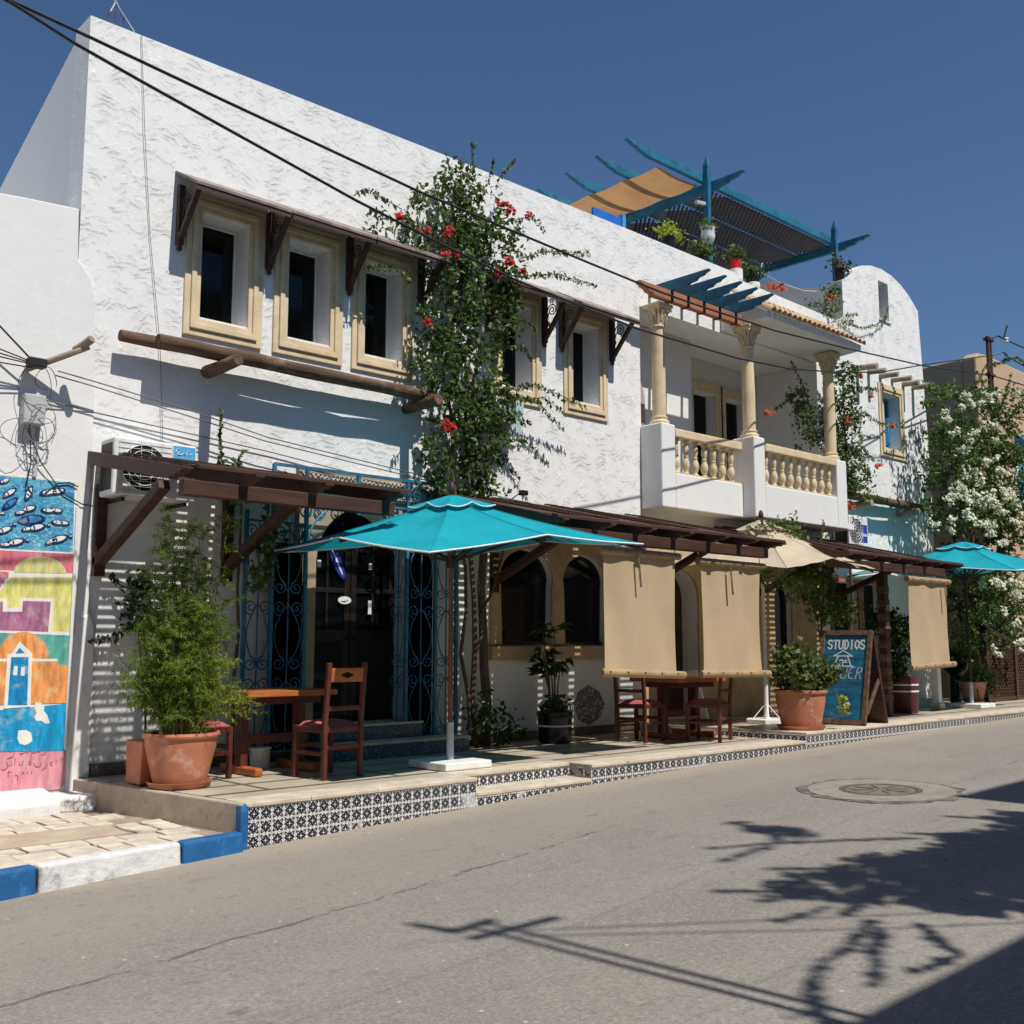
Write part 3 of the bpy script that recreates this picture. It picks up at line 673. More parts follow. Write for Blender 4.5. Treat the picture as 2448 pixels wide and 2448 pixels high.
def scroll_panel(name, u0, u1, y, plane, z0=.12, z1=2.35):
    b = MB(); P = (lambda u, z: (u, y, z)) if plane == 'x' else (lambda u, z: (y, u, z))
    for z in (z0, z1): b.bar(P(u0,z), P(u1,z), .02, .02)
    c = (u0+u1)/2; hw = (u1-u0)/2
    b.bar(P(c,z0), P(c,z1), .012, .012, (0,1,0) if plane == 'x' else (1,0,0))
    nz = 3; dz = (z1-z0)/nz
    for i in range(nz):
        za = z0+i*dz
        for s_ in (-1, 1):
            b.tube([P(c+s_*hw*.85*math.sin(math.pi*t), za+dz*(.08+.84*t)) for t in np.linspace(0,1,10)], .007, 4)
            for zz, st_ in ((za+.1, 90),(za+dz-.1, 270)):
                b.tube([P(q[0], q[2]) for q in scroll(c+s_*hw*.55, zz, .075, 1.5, R(st_), s_)], .007, 4)
    return b.build(name, IRONB, gr)
scroll_panel('scroll_panel', 5.16, 5.43, GY, 'x'); scroll_panel('scroll_panel', 5.46, 5.80, GY, 'x'); scroll_panel('scroll_panel', 7.12, 7.48, GY, 'x'); scroll_panel('scroll_panel', 7.52, 7.79, GY, 'x')
GSH = M('dark_blue_sheet_iron', (.012,.032,.05), .6, .2, 6, .2, 40, .002)
for xa, xb in ((5.47,5.80),(7.125,7.475)): MB().box(xa, xb, GY+.02, GY+.03, .12, 2.15).build('gate_sheet', GSH, gr)
scroll_panel('gate_leaf', -.20, .0, 5.85, 'y'); GSH = M('dark_blue_sheet_iron', (.012,.032,.05), .6, .2, 6, .2, 40, .002)
for xa, xb in ((5.47,5.80),(7.125,7.475)): MB().box(xa, xb, GY+.02, GY+.03, .12, 2.15).build('gate_sheet', GSH, gr)
scroll_panel('gate_leaf', -.20, .0, 7.08, 'y')

# ------------------------------------------------------------------ balcony with columns
bal = thing('balcony', 'white balcony with sandstone columns, balusters and a tiled canopy', 'balcony', (13.5, -.3, 3.0))
def wbox(nm, *a, m=WHITE_S, bv=.02): return MB().box(*a).build(nm, m, bal, bevel=bv, seg=3)
wbox('pier', 11.31, 11.61, -.38, -.002, 3.0, 4.17); wbox('parapet', 11.612, 13.188, -.378, -.20, 3.0, 3.50); wbox('pier', 13.19, 13.47, -.59, -.20, 3.0, 4.20)
wbox('parapet', 13.472, 15.498, -.588, -.41, 3.0, 3.50); wbox('pier', 15.50, 15.80, -.59, -.002, 3.0, 4.12)
wbox('floor_slab', 11.62, 13.19, -.37, 1.98, 3.004, 3.10, bv=0); wbox('floor_slab', 13.192, 15.99, -.58, 1.98, 3.004, 3.10, bv=0)
b = MB(); b.box(11.32, 15.9, 1.5, 1.7, 3.1, 5.9); 
doors = [rect(14.1,14.72,3.11,5.36), rect(15.0,15.62,3.11,5.36)]
MB().prism(rect(11.32, 15.99, 3.1, 5.9), FX, 1.2, 1.45, doors).build('loggia_rear_wall', WHITE_S, bal)
MB().box(11.33, 13.28, .6, 1.198, 3.1, 5.898).build('loggia_side_block', WHITE_S, bal)
MB().box(15.985, 16.2, .35, 1.2, 3.1, 5.9).build('loggia_end_wall', WHITE_S, bal)
MB().box(11.1, 11.325, .35, 1.2, 3.1, 5.9).build('loggia_end_wall', WHITE_S, bal)
MB().box(11.1, 16.2, .002, 1.45, 5.905, 6.05).build('loggia_ceiling', WHITE_S, bal)
for d in doors:
    x0, x1 = d[0][0], d[1][0]
    b = MB()
    for o_, i_, y in ((.17,.09,1.165),(.09,0,1.18)): b.prism([(x0-o_,3.1),(x0-i_,3.1),(x0-i_,5.36+i_),(x1+i_,5.36+i_),(x1+i_,3.1),(x1+o_,3.1),(x1+o_,5.36+o_),(x0-o_,5.36+o_)], FX, y, 1.203)
    f = b.build('door_frame', STONE, bal, bevel=.008); MB().box(x0, x1, 1.40, 1.42, 3.11, 5.36).build('door_glass', GLASS, bal)
MB().prism(arch(11.50,12.1,3.9,4.75,5.1), FX, .565, .598).build('niche_curtain', M('rose_grey_curtain', (.42,.34,.33), .9, .15, 9, .3, 30, .004), bal)
def column(nm, x, y, z0, z1, r=.095):
    c = sub(nm, bal, (x, y, z0))
    cap = z1-.34
    MB().lathe([(r*1.0,z0+.12),(r*1.02,(z0+cap)/2),(r*.88,cap),], (x,y,0), 24).build('shaft', STONE, c, smooth=True)
    MB().lathe([(r*1.45,z0),(r*1.45,z0+.025),(r*1.5,z0+.04),(r*1.42,z0+.06),(r*1.18,z0+.07),(r*1.15,z0+.09),(r*1.25,z0+.10),(r*1.22,z0+.118),(r*1.0,z0+.125)], (x,y,0), 24).build('base', STONE, c, smooth=True)
    b = MB(); b.lathe([(r*.88,cap),(r*1.12,cap+.008),(r*1.12,cap+.03),(r*.92,cap+.04),(r*.95,cap+.12),(r*1.12,cap+.2),(r*1.5,cap+.27)], (x,y,0), 24)
    b.hexa([(x-r*1.35,y-r*1.35,cap+.268),(x+r*1.35,y-r*1.35,cap+.268),(x+r*1.35,y+r*1.35,cap+.268),(x-r*1.35,y+r*1.35,cap+.268),(x-r*1.65,y-r*1.65,cap+.30),(x+r*1.65,y-r*1.65,cap+.30),(x+r*1.65,y+r*1.65,cap+.30),(x-r*1.65,y+r*1.65,cap+.30)])
    b.box(x-r*1.65, x+r*1.65, y-r*1.65, y+r*1.65, cap+.30, z1)
    b.build('capital', STONE, c, smooth=True, bevel=.006)
    b = MB()
    for ring_, (z_, rr, n) in enumerate(((cap+.04,.95,8),(cap+.10,1.0,8))):
        for i in range(n):
            a = 2*math.pi*(i+.5*ring_)/n; ca, sa = math.cos(a), math.sin(a)
            pts = [(x+ca*r*(rr+q), y+sa*r*(rr+q), z_+h) for q, h in ((.0,0),(.10,.06),(.28,.115),(.5,.135),(.52,.115))]
            b.tube(pts, [.016,.02,.018,.012,.004], 5)
    for i in range(4):
        a = math.pi/4+i*math.pi/2; ca, sa = math.cos(a), math.sin(a); b.tube([(x+ca*r*q, y+sa*r*q, cap+h) for q, h in ((1.15,.16),(1.5,.22),(1.95,.275),(2.1,.25),(1.95,.235))], [.014,.016,.014,.012,.008], 5)
    b.build('acanthus_leaves', STONE, c, smooth=True)
    return c
column('column', 11.50, -.19, 4.17, 5.90); column('column', 13.36, -.40, 4.20, 5.92); column('column', 15.62, -.42, 4.13, 5.92)
BP = [(.052,0),(.052,.03),(.036,.04),(.030,.06),(.046,.10),(.058,.15),(.050,.20),(.034,.235),(.030,.25),(.036,.26),(.036,.275),(.028,.285),(.040,.34),(.044,.38),(.034,.44),(.028,.455),(.034,.465),(.046,.475),(.046,.505)]
BM_ = mesh_of(MB().lathe(BP, (0,0,0), 16), 'baluster', STONE, True)
for i in range(7): piece('baluster', BM_, bal, (11.73+i*.215, -.29, 3.50))
for i in range(9): piece('baluster', BM_, bal, (13.60+i*.222, -.50, 3.50))
MB().box(11.612, 13.186, -.385, -.195, 4.005, 4.125).build('handrail', STONE, bal, bevel=.015); MB().box(13.474, 15.496, -.60, -.40, 4.005, 4.125).build('handrail', STONE, bal, bevel=.015)
MB().box(11.612, 13.186, -.37, -.21, 3.5, 3.515).build('plinth_strip', STONE, bal); MB().box(13.474, 15.496, -.58, -.42, 3.5, 3.515).build('plinth_strip', STONE, bal)
# tiled canopy
MB().prism([(-.84,5.96),(-.84,6.055),(-.002,6.60),(-.002,5.925),(-.25,5.925)], FY, 13.25, 15.97).build('canopy_slab', WHITE_S, bal, bevel=.006)
sl_ = math.atan2(.545,.838); tl = .36
tb = MB(); n = 7
for i, (y_, rr) in enumerate(((0,.060),(-tl,.066))):
    pass
pv = []
for (s_, rr) in ((0.,.068),(tl,.056)):
    for w_ in (rr, rr-.012):
        for i in range(n+1):
            a = math.pi*i/n; pv.append((w_*math.cos(a), s_, w_*math.sin(a)))
m_ = n+1; pf = []
for i in range(n):
    pf += [(i,i+1,2*m_+i+1,2*m_+i),(m_+i+1,m_+i,3*m_+i,3*m_+i+1),(i+1,i,m_+i,m_+i+1),(2*m_+i,2*m_+i+1,3*m_+i+1,3*m_+i)]
pf += [(0,2*m_,3*m_,m_),(n,m_+n,3*m_+n,2*m_+n)]
RT = mesh_of(MB().add(pv, pf), 'roof_tile', BRICK, True)
for c_ in range(20):
    for r_ in range(3):
        s_ = -.03+r_*.33
        piece('roof_tile', RT, bal, (13.32+c_*.137, -.86+s_*math.cos(sl_)-.02, 6.065+s_*math.sin(sl_)+.012*r_*0+rng.uniform(-.004,.004)), (sl_, 0, rng.uniform(-.03,.03)))
# little timber pergola over the left half of the balcony
def carved(L, h, tail=.34):
    """side profile of a beam along +s with a carved tail at s=L"""
    return [(0,0),(L-tail,0),(L-tail*.97,h*.10),(L-tail*.90,h*.20),(L-tail*.62,h*.26),(L-tail*.58,h*.40),(L-tail*.50,h*.50),(L-tail*.26,h*.56),(L-tail*.22,h*.70),(L,h*.86),(L,h),(0,h)]
sp = sub('timber_brise_soleil', bal, (12.3, -.4, 5.8))
MB().prism([(13.27-s_, 5.92+z) for s_, z in carved(2.40,.155,.30)], FX, -.41, -.31).build('beam', OWOOD, sp, bevel=.006)
for i, x in enumerate((11.56,11.93,12.30,12.68,13.08)):
    MB().prism([(-s_, 6.075+z) for s_, z in carved(1.06,.15,.36)], FY, x-.028, x+.028).build('rafter', TEALW, sp, bevel=.005)
    MB().box(x-.02, x+.02, -.418, -.302, 5.91, 6.08).build('iron_strap', DWOOD, sp)

# ------------------------------------------------------------------ window awnings on brackets
def bracket(par, x, y1=-.43, z0=4.94, z1=5.46):
    br = MB(); br.box(x-.032, x+.032, -.065, -.002, z0+.04, z1+.12); br.build('bracket_post', DWOOD, par, bevel=.006)
    MB().lathe([(.001,-.03),(.03,-.005),(.022,.02),(.03,.04)], (x,-.035,z0), 8).build('finial', DWOOD, par)
    MB().bar((x,-.05,z0+.09),(x,y1+.03,z1-.02),.045,.055,(1,0,0)).build('brace', DWOOD, par, bevel=.005)
    s_ = MB(); s_.tube([(x,p[1],p[2]) for p in [(0,q[0],q[2]) for q in scroll(-.17, z1-.08, .085, 1.8, R(0), 1)]], .008, 5)
    s_.tube([(x,-.07,z0+.22),(x,-.10,z0+.28),(x,-.085,z0+.33),(x,-.11,z1-.1)], .008, 5); s_.build('scroll', IRON, par)
def awning(label, x0, x1, brs, seams=1, droop=0):
    a = thing('awning', label, 'awning', ((x0+x1)/2, 0, 5.4), group='brown awnings over the upper windows')
    n = max(1, int((x1-x0)/.98)); w_ = (x1-x0)/n
    for i in range(n):
        xa, xb = x0+i*w_+.003, x0+(i+1)*w_-.003; lift = rng.uniform(-.006,.008)
        MB().hexa([(xa,-.47,5.445+lift),(xb,-.47,5.44+lift),(xb,-.003,5.70),(xa,-.003,5.70),(xa,-.475,5.475+lift),(xb,-.475,5.47+lift),(xb,-.003,5.73),(xa,-.003,5.73)]).build('roof_board', AWNW, a, bevel=.004)
        MB().hexa([(xa+.01,-.46,5.40),(xb-.01,-.46,5.40),(xb-.01,-.43,5.42),(xa+.01,-.43,5.42),(xa+.01,-.46,5.446),(xb-.01,-.46,5.446),(xb-.01,-.43,5.465),(xa+.01,-.43,5.465)]).build('front_batten', DWOOD, a)
    for x in brs: bracket(a, x)
    return a
awning('long brown awning over the three left upper windows', 4.38, 7.50, (4.44,5.42,6.41,7.40))
awning('brown awning over the upper window just right of the climbing plant', 8.42, 9.50, (8.45,9.41))
awning('small brown awning over the upper window nearest the balcony', 9.66, 10.80, (9.73,10.71))

# ------------------------------------------------------------------ log ledges
def log(par, p, q, r, mat=LOGW, nm='log', seed=0, n=12):
    qr = random.Random(seed); P, Q = Vector(p), Vector(q); m = max(3, int((Q-P).length/.35)+2); pts = []; rs = []
    for i in range(m):
        t = i/(m-1); pts.append(P.lerp(Q, t)+Vector((qr.uniform(-1,1), qr.uniform(-1,1), qr.uniform(-1,1)))*r*.10*(0 if i in (0,m-1) else 1)); rs.append(r*(1+qr.uniform(-.10,.10)))
    rs = [rs[0]*.9]+rs+[rs[-1]*.9]; d = (Q-P).normalized(); pts = [pts[0]-d*.008]+pts+[pts[-1]+d*.008]
    return MB().tube(pts, rs, n).build(nm, mat, par, smooth=True)
lg = thing('log_ledge', 'ledge of long brown logs below the three left upper windows', 'log ledge', (5.6, 0, 3.85))
log(lg, (3.86,-.15,3.94), (7.45,-.14,3.93), .058, seed=1); log(lg, (4.16,-.28,3.93), (7.35,-.28,3.91), .066, seed=2)
for i, x in enumerate((4.79,7.22)): log(lg, (x,.02,3.79), (x+.03,-.56,3.81), .062, nm='support_log', seed=5+i)
lg2 = thing('log_ledge', 'log beam on stub logs above the air conditioner at the right', 'log ledge', (17.6, 0, 3.6))
log(lg2, (16.0,-.27,3.66), (19.05,-.26,3.66), .075, LOGW, seed=11); log(lg2, (16.3,-.12,3.70), (19.0,-.12,3.71), .06, LOGW, seed=12)
for i, x in enumerate((16.9,18.6)): log(lg2, (x,.02,3.53), (x,-.42,3.55), .062, LOGG, 'support_log', seed=14+i)
for i, x in enumerate((17.35,17.75,18.18,18.62,19.05,19.43)):
    o = log(cafe, (x,.05,6.07), (x+.01,-.35+rng.uniform(-.03,.05),6.05), .052, LOGG, 'beam_end', seed=20+i)
MUR = {
'sea': [(2.337, 2.565), (3.557, 2.563), (3.569, 1.95), (2.375, 1.943)],
'pink': [(2.376, 1.929), (3.596, 1.936), (3.593, 1.765), (2.385, 1.77)],
'dome1': [(3.089, 1.753), (3.087, 1.77), (3.097, 1.8), (3.117, 1.828), (3.145, 1.853), (3.18, 1.873), (3.222, 1.889), (3.267, 1.898), (3.314, 1.901), (3.361, 1.896), (3.405, 1.886), (3.444, 1.869), (3.476, 1.846), (3.5, 1.82), (3.514, 1.79), (3.518, 1.761)],
'yel': [(2.396, 1.59), (2.987, 1.589), (3.019, 1.641), (3.057, 1.708), (3.594, 1.734), (3.577, 1.262), (2.415, 1.287)],
'pinkstep': [(2.384, 1.797), (3.047, 1.751), (3.043, 1.704), (3.016, 1.695), (3.014, 1.659), (2.99, 1.654), (2.985, 1.618), (2.395, 1.618)],
'purple': [(2.402, 1.493), (3.012, 1.503), (3.014, 1.42), (3.17, 1.423), (3.172, 1.514), (3.402, 1.513), (3.393, 1.254), (2.415, 1.28)],
'purpleframe': [(2.401, 1.518), (3.042, 1.529), (3.046, 1.453), (3.144, 1.455), (3.146, 1.539), (3.43, 1.54), (3.424, 1.232), (2.417, 1.26)],
'teal': [(2.374, 1.26), (3.591, 1.226), (3.592, 0.969), (2.39, 1.011)],
'dome2': [(3.022, 1.019), (2.993, 1.046), (3.0, 1.097), (3.017, 1.144), (3.043, 1.185), (3.078, 1.218), (3.119, 1.241), (3.165, 1.254), (3.213, 1.254), (3.26, 1.242), (3.305, 1.219), (3.345, 1.186), (3.377, 1.144), (3.401, 1.095), (3.414, 1.043), (3.412, 1.031)],
'orange': [(2.39, 1.011), (3.484, 0.998), (3.493, 0.974), (3.595, 0.969), (3.592, 0.654), (3.565, 0.647), (2.411, 0.661)],
'whiteband': [(2.388, 1.036), (3.482, 1.026), (3.484, 1.002), (2.389, 1.014)],
'doorframe': [(3.105, 1.072), (3.163, 1.173), (3.271, 1.071), (3.279, 0.627), (3.067, 0.62), (3.071, 1.069)],
'doorblue': [(3.102, 1.043), (3.242, 1.042), (3.252, 0.64), (3.095, 0.646)],
'doortri': [(3.134, 1.072), (3.165, 1.122), (3.208, 1.076)],
'dw1': [(3.129, 0.968), (3.159, 0.967), (3.156, 0.89), (3.125, 0.894)],
'dw2': [(3.187, 0.959), (3.217, 0.959), (3.216, 0.885), (3.186, 0.889)],
'blue': [(2.413, 0.624), (3.041, 0.609), (3.565, 0.64), (3.59, 0.654), (3.589, 0.244), (3.06, 0.271), (2.432, 0.313)],
'pinkb': [(2.433, 0.299), (3.061, 0.264), (3.593, 0.24), (3.595, -0.038), (3.562, -0.074), (3.079, -0.076), (2.453, -0.025)],
'patch1': [(3.315, 0.664), (3.361, 0.655), (3.394, 0.622), (3.388, 0.591), (3.421, 0.551), (3.444, 0.483), (3.409, 0.481), (3.377, 0.506), (3.331, 0.508), (3.314, 0.54), (3.331, 0.57), (3.31, 0.618)],
'patch2': [(3.191, 0.435), (3.251, 0.435), (3.294, 0.41), (3.309, 0.347), (3.287, 0.325), (3.25, 0.312), (3.205, 0.327), (3.187, 0.37)],
'fish': [((3.334, 2.461), (3.378, 2.471), (3.291, 2.45)), ((3.411, 2.476), (3.451, 2.487), (3.372, 2.465)), ((3.169, 2.437), (3.183, 2.476), (3.154, 2.398)), ((3.014, 2.426), (3.046, 2.449), (2.982, 2.402)), ((3.107, 2.263), (3.133, 2.27), (3.081, 2.256)), ((3.176, 2.303), (3.214, 2.315), (3.138, 2.291)), ((3.335, 2.301), (3.37, 2.301), (3.301, 2.302)), ((3.409, 2.308), (3.442, 2.305), (3.376, 2.311)), ((3.206, 2.212), (3.274, 2.223), (3.139, 2.2)), ((3.171, 2.127), (3.199, 2.135), (3.144, 2.119)), ((3.249, 2.148), (3.294, 2.161), (3.204, 2.134)), ((3.425, 2.203), (3.458, 2.2), (3.392, 2.205)), ((3.477, 2.203), (3.507, 2.2), (3.448, 2.206)), ((3.003, 1.983), (3.031, 1.984), (2.976, 1.981)), ((3.085, 2.01), (3.13, 2.023), (3.042, 1.997)), ((3.375, 2.036), (3.404, 2.053), (3.346, 2.02)), ((3.44, 2.06), (3.489, 2.077), (3.391, 2.043)), ((3.022, 2.334), (3.058, 2.365), (2.987, 2.303)), ((2.989, 2.106), (3.028, 2.124), (2.951, 2.089)), ((2.967, 2.521), (2.992, 2.534), (2.941, 2.508)), ((2.961, 2.244), (2.978, 2.245), (2.944, 2.242))],
'tails': [[(3.066, 2.182), (3.085, 2.15), (3.05, 2.151)], [(3.348, 2.197), (3.368, 2.164), (3.331, 2.165)], [(3.179, 2.053), (3.198, 2.021), (3.162, 2.022)], [(3.538, 2.112), (3.558, 2.079), (3.521, 2.08)]],
'script': [[(3.484, 0.154), (3.465, 0.155), (3.466, 0.136), (3.485, 0.126)], [(3.442, 0.145), (3.428, 0.115), (3.399, 0.094)], [(3.418, 0.162), (3.422, 0.158)], [(3.388, 0.157), (3.385, 0.126), (3.344, 0.126), (3.334, 0.153)], [(3.302, 0.202), (3.308, 0.147), (3.29, 0.145), (3.292, 0.172), (3.303, 0.171)], [(3.25, 0.182), (3.232, 0.176), (3.244, 0.152), (3.214, 0.151), (3.209, 0.174)], [(3.178, 0.21), (3.177, 0.15)], [(3.154, 0.174), (3.151, 0.152), (3.118, 0.154), (3.113, 0.185), (3.119, 0.139), (3.098, 0.118), (3.072, 0.127)], [(3.128, 0.1), (3.13, 0.059)], [(3.128, 0.1), (3.154, 0.098)], [(3.182, 0.058), (3.192, 0.073), (3.208, 0.056), (3.206, 0.026)], [(3.24, 0.092), (3.252, 0.083), (3.245, 0.072)], [(3.285, 0.092), (3.287, 0.072)], [(3.315, 0.089), (3.317, 0.074)], [(3.421, 0.255), (3.418, 0.228), (3.392, 0.218)], [(3.375, 0.25), (3.33, 0.242), (3.307, 0.247), (3.302, 0.202)], [(3.284, 0.257), (3.239, 0.248), (3.228, 0.237), (3.209, 0.246)], [(3.171, 0.256), (3.159, 0.219), (3.108, 0.208)], [(3.141, 0.262), (3.13, 0.274)]],
}
# ------------------------------------------------------------------ neighbouring white house with mural
nb = thing('neighbour_house', 'plain white house wall with a colourful painted mural at the left edge', 'building', (0, 0, 0))
MB().prism([(-9,-.6),(3.775,-.6),(3.775,.9),(3.75,1.4),(3.70,2.0),(3.70,3.3),(3.66,4.3),(3.60,4.47),(3.49,4.60),(3.475,5.07),(3.0,5.04),(2.4,4.98),(-9,4.75)], FX, -.03, .30).build('front_wall', WHITE_S, nb, bevel=.012)
MB().box(-9, 3.45, .30, 8.5, -.5, 4.7).build('body', WHITE_S, nb)
# old plaster strip between the mural and the corner, and the low plinth ledge
MB().prism([(3.61,-.2),(3.80,-.2),(3.80,.75),(3.785,1.30),(3.74,1.42),(3.66,1.36),(3.60,1.2)], FX, -.045, -.028).build('flaking_plaster', WHITE_OLD, nb, bevel=.006)
MB().prism([(-.46,-.35),(-.46,-.13),(-.42,-.10),(-.06,-.055),(-.02,-.05),(-.02,-.35)], FY, -9, 3.42).build('plinth_ledge', WHITE_OLD, nb, bevel=.015)
MB().prism([(3.42,-.40),(3.60,-.44),(3.86,-.40),(3.90,-.28),(3.86,-.06),(3.42,-.06)], FZ, -.24, -.10).build('broken_ledge_end', WHITE_OLD, nb, bevel=.03)
def paint(nm, col, var=.18, stain=None, samt=.5): return M('mural_'+nm, col, .88, var*1.4, 7, .4, 40, .004, spec=.2, stain=stain or (.66,.62,.56), samt=samt if stain else .35, sscale=9, aniso=(3,1,.8))
def sea_mat():
    m, t, b, out = nodes('mural_sea'); g = G(t); p = g.pos()
    n1 = g.noise(g.scale(p, 1, 1, 2.2), 7, 5, .6, 1.5); n2 = g.noise(g.scale(p, 1, 1, 1.6), 26, 4, .6, 1.)
    c = g.mix(g.ramp(n1, .35, .65), (.03,.22,.42), (.10,.42,.58)); c = g.mix(g.m('MULTIPLY', g.ramp(n2, .54, .66), .8), c, (.55,.72,.78))
    c = g.mix(g.m('MULTIPLY', g.ramp(g.noise(p, 17, 4, .6, 2), .60, .68), .8), c, (.015,.05,.20)); t.links.new(c, b.inputs['Base Color']); b.inputs['Roughness'].default_value = .85; return m
PW = paint('white', (.78,.76,.70), .05)
layers = [('sea','sea_panel',sea_mat()),('pink','sky_band',paint('rose', (.62,.16,.22))),('yel','yellow_house',paint('yellow', (.66,.64,.20))),
 ('dome1','yellow_dome',paint('yellow2', (.64,.62,.24))),('pinkstep','rose_steps',paint('rose2', (.62,.16,.22))),('purpleframe','purple_outline',PW),('purple','purple_wall',paint('purple', (.35,.14,.24), .25)),
 ('teal','teal_sky',paint('teal', (.10,.36,.30))),('dome2','orange_dome',paint('orange', (.72,.28,.08), .25)),('orange','orange_house',paint('orange2', (.72,.30,.10), .2, (.75,.50,.22), .9)),
 ('whiteband','white_cornice',PW),('doorframe','door_outline',PW),('doorblue','blue_door',paint('blue', (.01,.22,.48))),('doortri','blue_gable',paint('blue2', (.02,.2,.45))),
 ('dw1','door_light',PW),('dw2','door_light',PW),('blue','blue_band',paint('blue3', (.012,.30,.56), .2)),('pinkb','pink_base',paint('pink', (.66,.27,.32), .12, (.70,.45,.45), .4)),('patch1','bare_patch',PW),('patch2','bare_patch',PW)]
back = MB().prism([(2.33,2.58),(3.60,2.575),(3.61,-.06),(2.44,-.04)], FX, -.034, -.029).build('mural_ground', PW, nb)
for i, (key, nm, mt) in enumerate(layers):
    MB().prism(MUR[key], FX, -.0345-.0005*i, -.0335).build(nm, mt, nb)
NAVY = paint('navy', (.01,.03,.14), .1)
for i, (c, a, e) in enumerate(MUR['fish']):
    dx, dz = e[0]-a[0], e[1]-a[1]; L_ = math.hypot(dx, dz); ux, uz = dx/L_, dz/L_; wd = L_*.27; L_ *= 1.38
    def fishp(s_, yy): return [(c[0]+ux*L_*.55*s_*math.cos(t)-uz*wd*s_*math.sin(t)*abs(math.sin(t))**.3, c[1]+uz*L_*.55*s_*math.cos(t)+ux*wd*s_*math.sin(t)*abs(math.sin(t))**.3) for t in [2*math.pi*j/14 for j in range(14)]]
    MB().prism(fishp(1.15,0), FX, -.0465, -.034).build('fish', NAVY, nb); MB().prism(fishp(.80,0), FX, -.0472, -.034).build('fish_belly', PW if i not in (8,17) else paint('fishblue', (.05,.2,.4)), nb)
    MB().prism([(c[0]+ux*L_*.12-uz*wd*.6, c[1]+uz*L_*.12+ux*wd*.6),(c[0]+ux*L_*.22-uz*wd*.6, c[1]+uz*L_*.22+ux*wd*.6),(c[0]+ux*L_*.22+uz*wd*.6, c[1]+uz*L_*.22-ux*wd*.6),(c[0]+ux*L_*.12+uz*wd*.6, c[1]+uz*L_*.12-ux*wd*.6)], FX, -.0478, -.034).build('gill', NAVY, nb)
for t_ in MUR['tails']:
    MB().prism(t_, FX, -.0465, -.034).build('fish_tail', NAVY, nb)
    cx, cz = sum(p[0] for p in t_)/3, sum(p[1] for p in t_)/3; MB().prism([(cx+(p[0]-cx)*.5, cz+(p[1]-cz)*.5) for p in t_], FX, -.0472, -.034).build('fish_tail', PW, nb)
SCR = paint('script', (.30,.09,.14), .1)
for s_ in MUR['script']:
    b = MB()
    for p, q in zip(s_[:-1], s_[1:]): b.bar((p[0],-.0450,p[1]),(q[0],-.0450,q[1]),.002,.007,(0,1,0)) if False else b.tube([(p[0],-.0445,p[1]),(q[0],-.0445,q[1])], .0032, 5)
    b.build('painted_script', SCR, nb)
# strip of the mural painted over a pipe
MB().box(3.575, 3.600, -.052, -.03, .25, 2.35).build('pipe_strip', WPAINT, nb)

# cable bracket with tangle of wires
cb = thing('cable_bracket', 'weathered bracket with a tangle of wires and a meter box on the white wall', 'cable bracket', (3.2, -.1, 3.4))
log(cb, (3.08,-.06,3.50), (3.50,-.34,3.72), .028, LOGG, 'arm', 31, 8); log(cb, (3.43,-.24,3.70), (3.50,-.40,3.78), .035, LOGG, 'arm_end', 32, 8)
MB().box(3.06, 3.24, -.14, -.03, 3.02, 3.28).build('meter_box', GREYP, cb, bevel=.01)
MB().box(3.19, 3.225, -.05, -.03, 2.58, 3.0).build('conduit', GREYP, cb)
MB().box(3.05, 3.20, -.24, -.13, 3.50, 3.58).build('clamp', IRON, cb, bevel=.01)
wr = random.Random(5)
for i in range(9):
    cx, cz, r_ = 3.12+wr.uniform(-.12,.12), 3.25+wr.uniform(-.32,.25), wr.uniform(.06,.16); a0 = wr.uniform(0,6); sq = wr.uniform(.6,1.6)
    MB().tube([(cx+r_*math.cos(a0+t), -.14+.04*math.sin(2*t+i), cz+r_*sq*math.sin(a0+t)) for t in np.linspace(0, 5.2, 16)], .0032, 4).build('wire_loop', CABLEG if i % 3 else CABLE, cb)
for i, (za, xb, zb) in enumerate(((3.55,2.0,3.80),(3.54,2.0,3.70),(3.53,2.0,3.62),(3.50,2.0,3.52),(3.56,1.9,4.45))):
    MB().tube([(3.1,-.16,za),(2.6,-.2,(za+zb)/2-.02),(xb,-.25,zb),(0,-.4,zb+.3)], .006 if i < 4 else .009, 4).build('wire', CABLE, cb)
for p in ([(3.12,-.12,3.02),(3.16,-.08,2.7),(3.14,-.06,2.5),(3.20,-.045,2.42)],[(3.10,-.12,2.98),(3.25,-.07,2.70),(3.45,-.05,2.46),(3.62,-.05,2.38),(3.72,-.05,2.37)],[(3.3,-.05,2.44),(3.4,-.05,2.54),(3.5,-.05,2.56),(3.58,-.05,2.53)]):
    MB().tube(p, .006, 4).build('wire', CABLE, cb)

# overhead and facade cables
CA = [(-.6,-2.66,5.46),(2.11,-2.386,5.388),(2.651,-2.331,5.378),(3.05,-2.291,5.367),(3.67,-2.228,5.349),(5.814,-2.011,5.299),(7.057,-1.885,5.313),(8.444,-1.744,5.332),(9.851,-1.602,5.36),(10.639,-1.522,5.40),(12.713,-1.312,5.535),(15.092,-1.07,5.786),(18.327,-.743,6.155),(21.95,-.375,6.676)]
CB = [(-.6,-2.66,5.66),(2.111,-2.386,5.373),(2.546,-2.342,5.284),(3.02,-2.294,5.22),(3.678,-2.227,5.14),(5.067,-2.086,4.972),(6.079,-1.984,4.882),(7.192,-1.871,4.81),(9.293,-1.658,4.79),(11.597,-1.425,4.911),(13.136,-1.269,5.067),(14.658,-1.114,5.315),(16.42,-.936,5.659),(18.433,-.732,6.192),(22.027,-.367,7.10)]
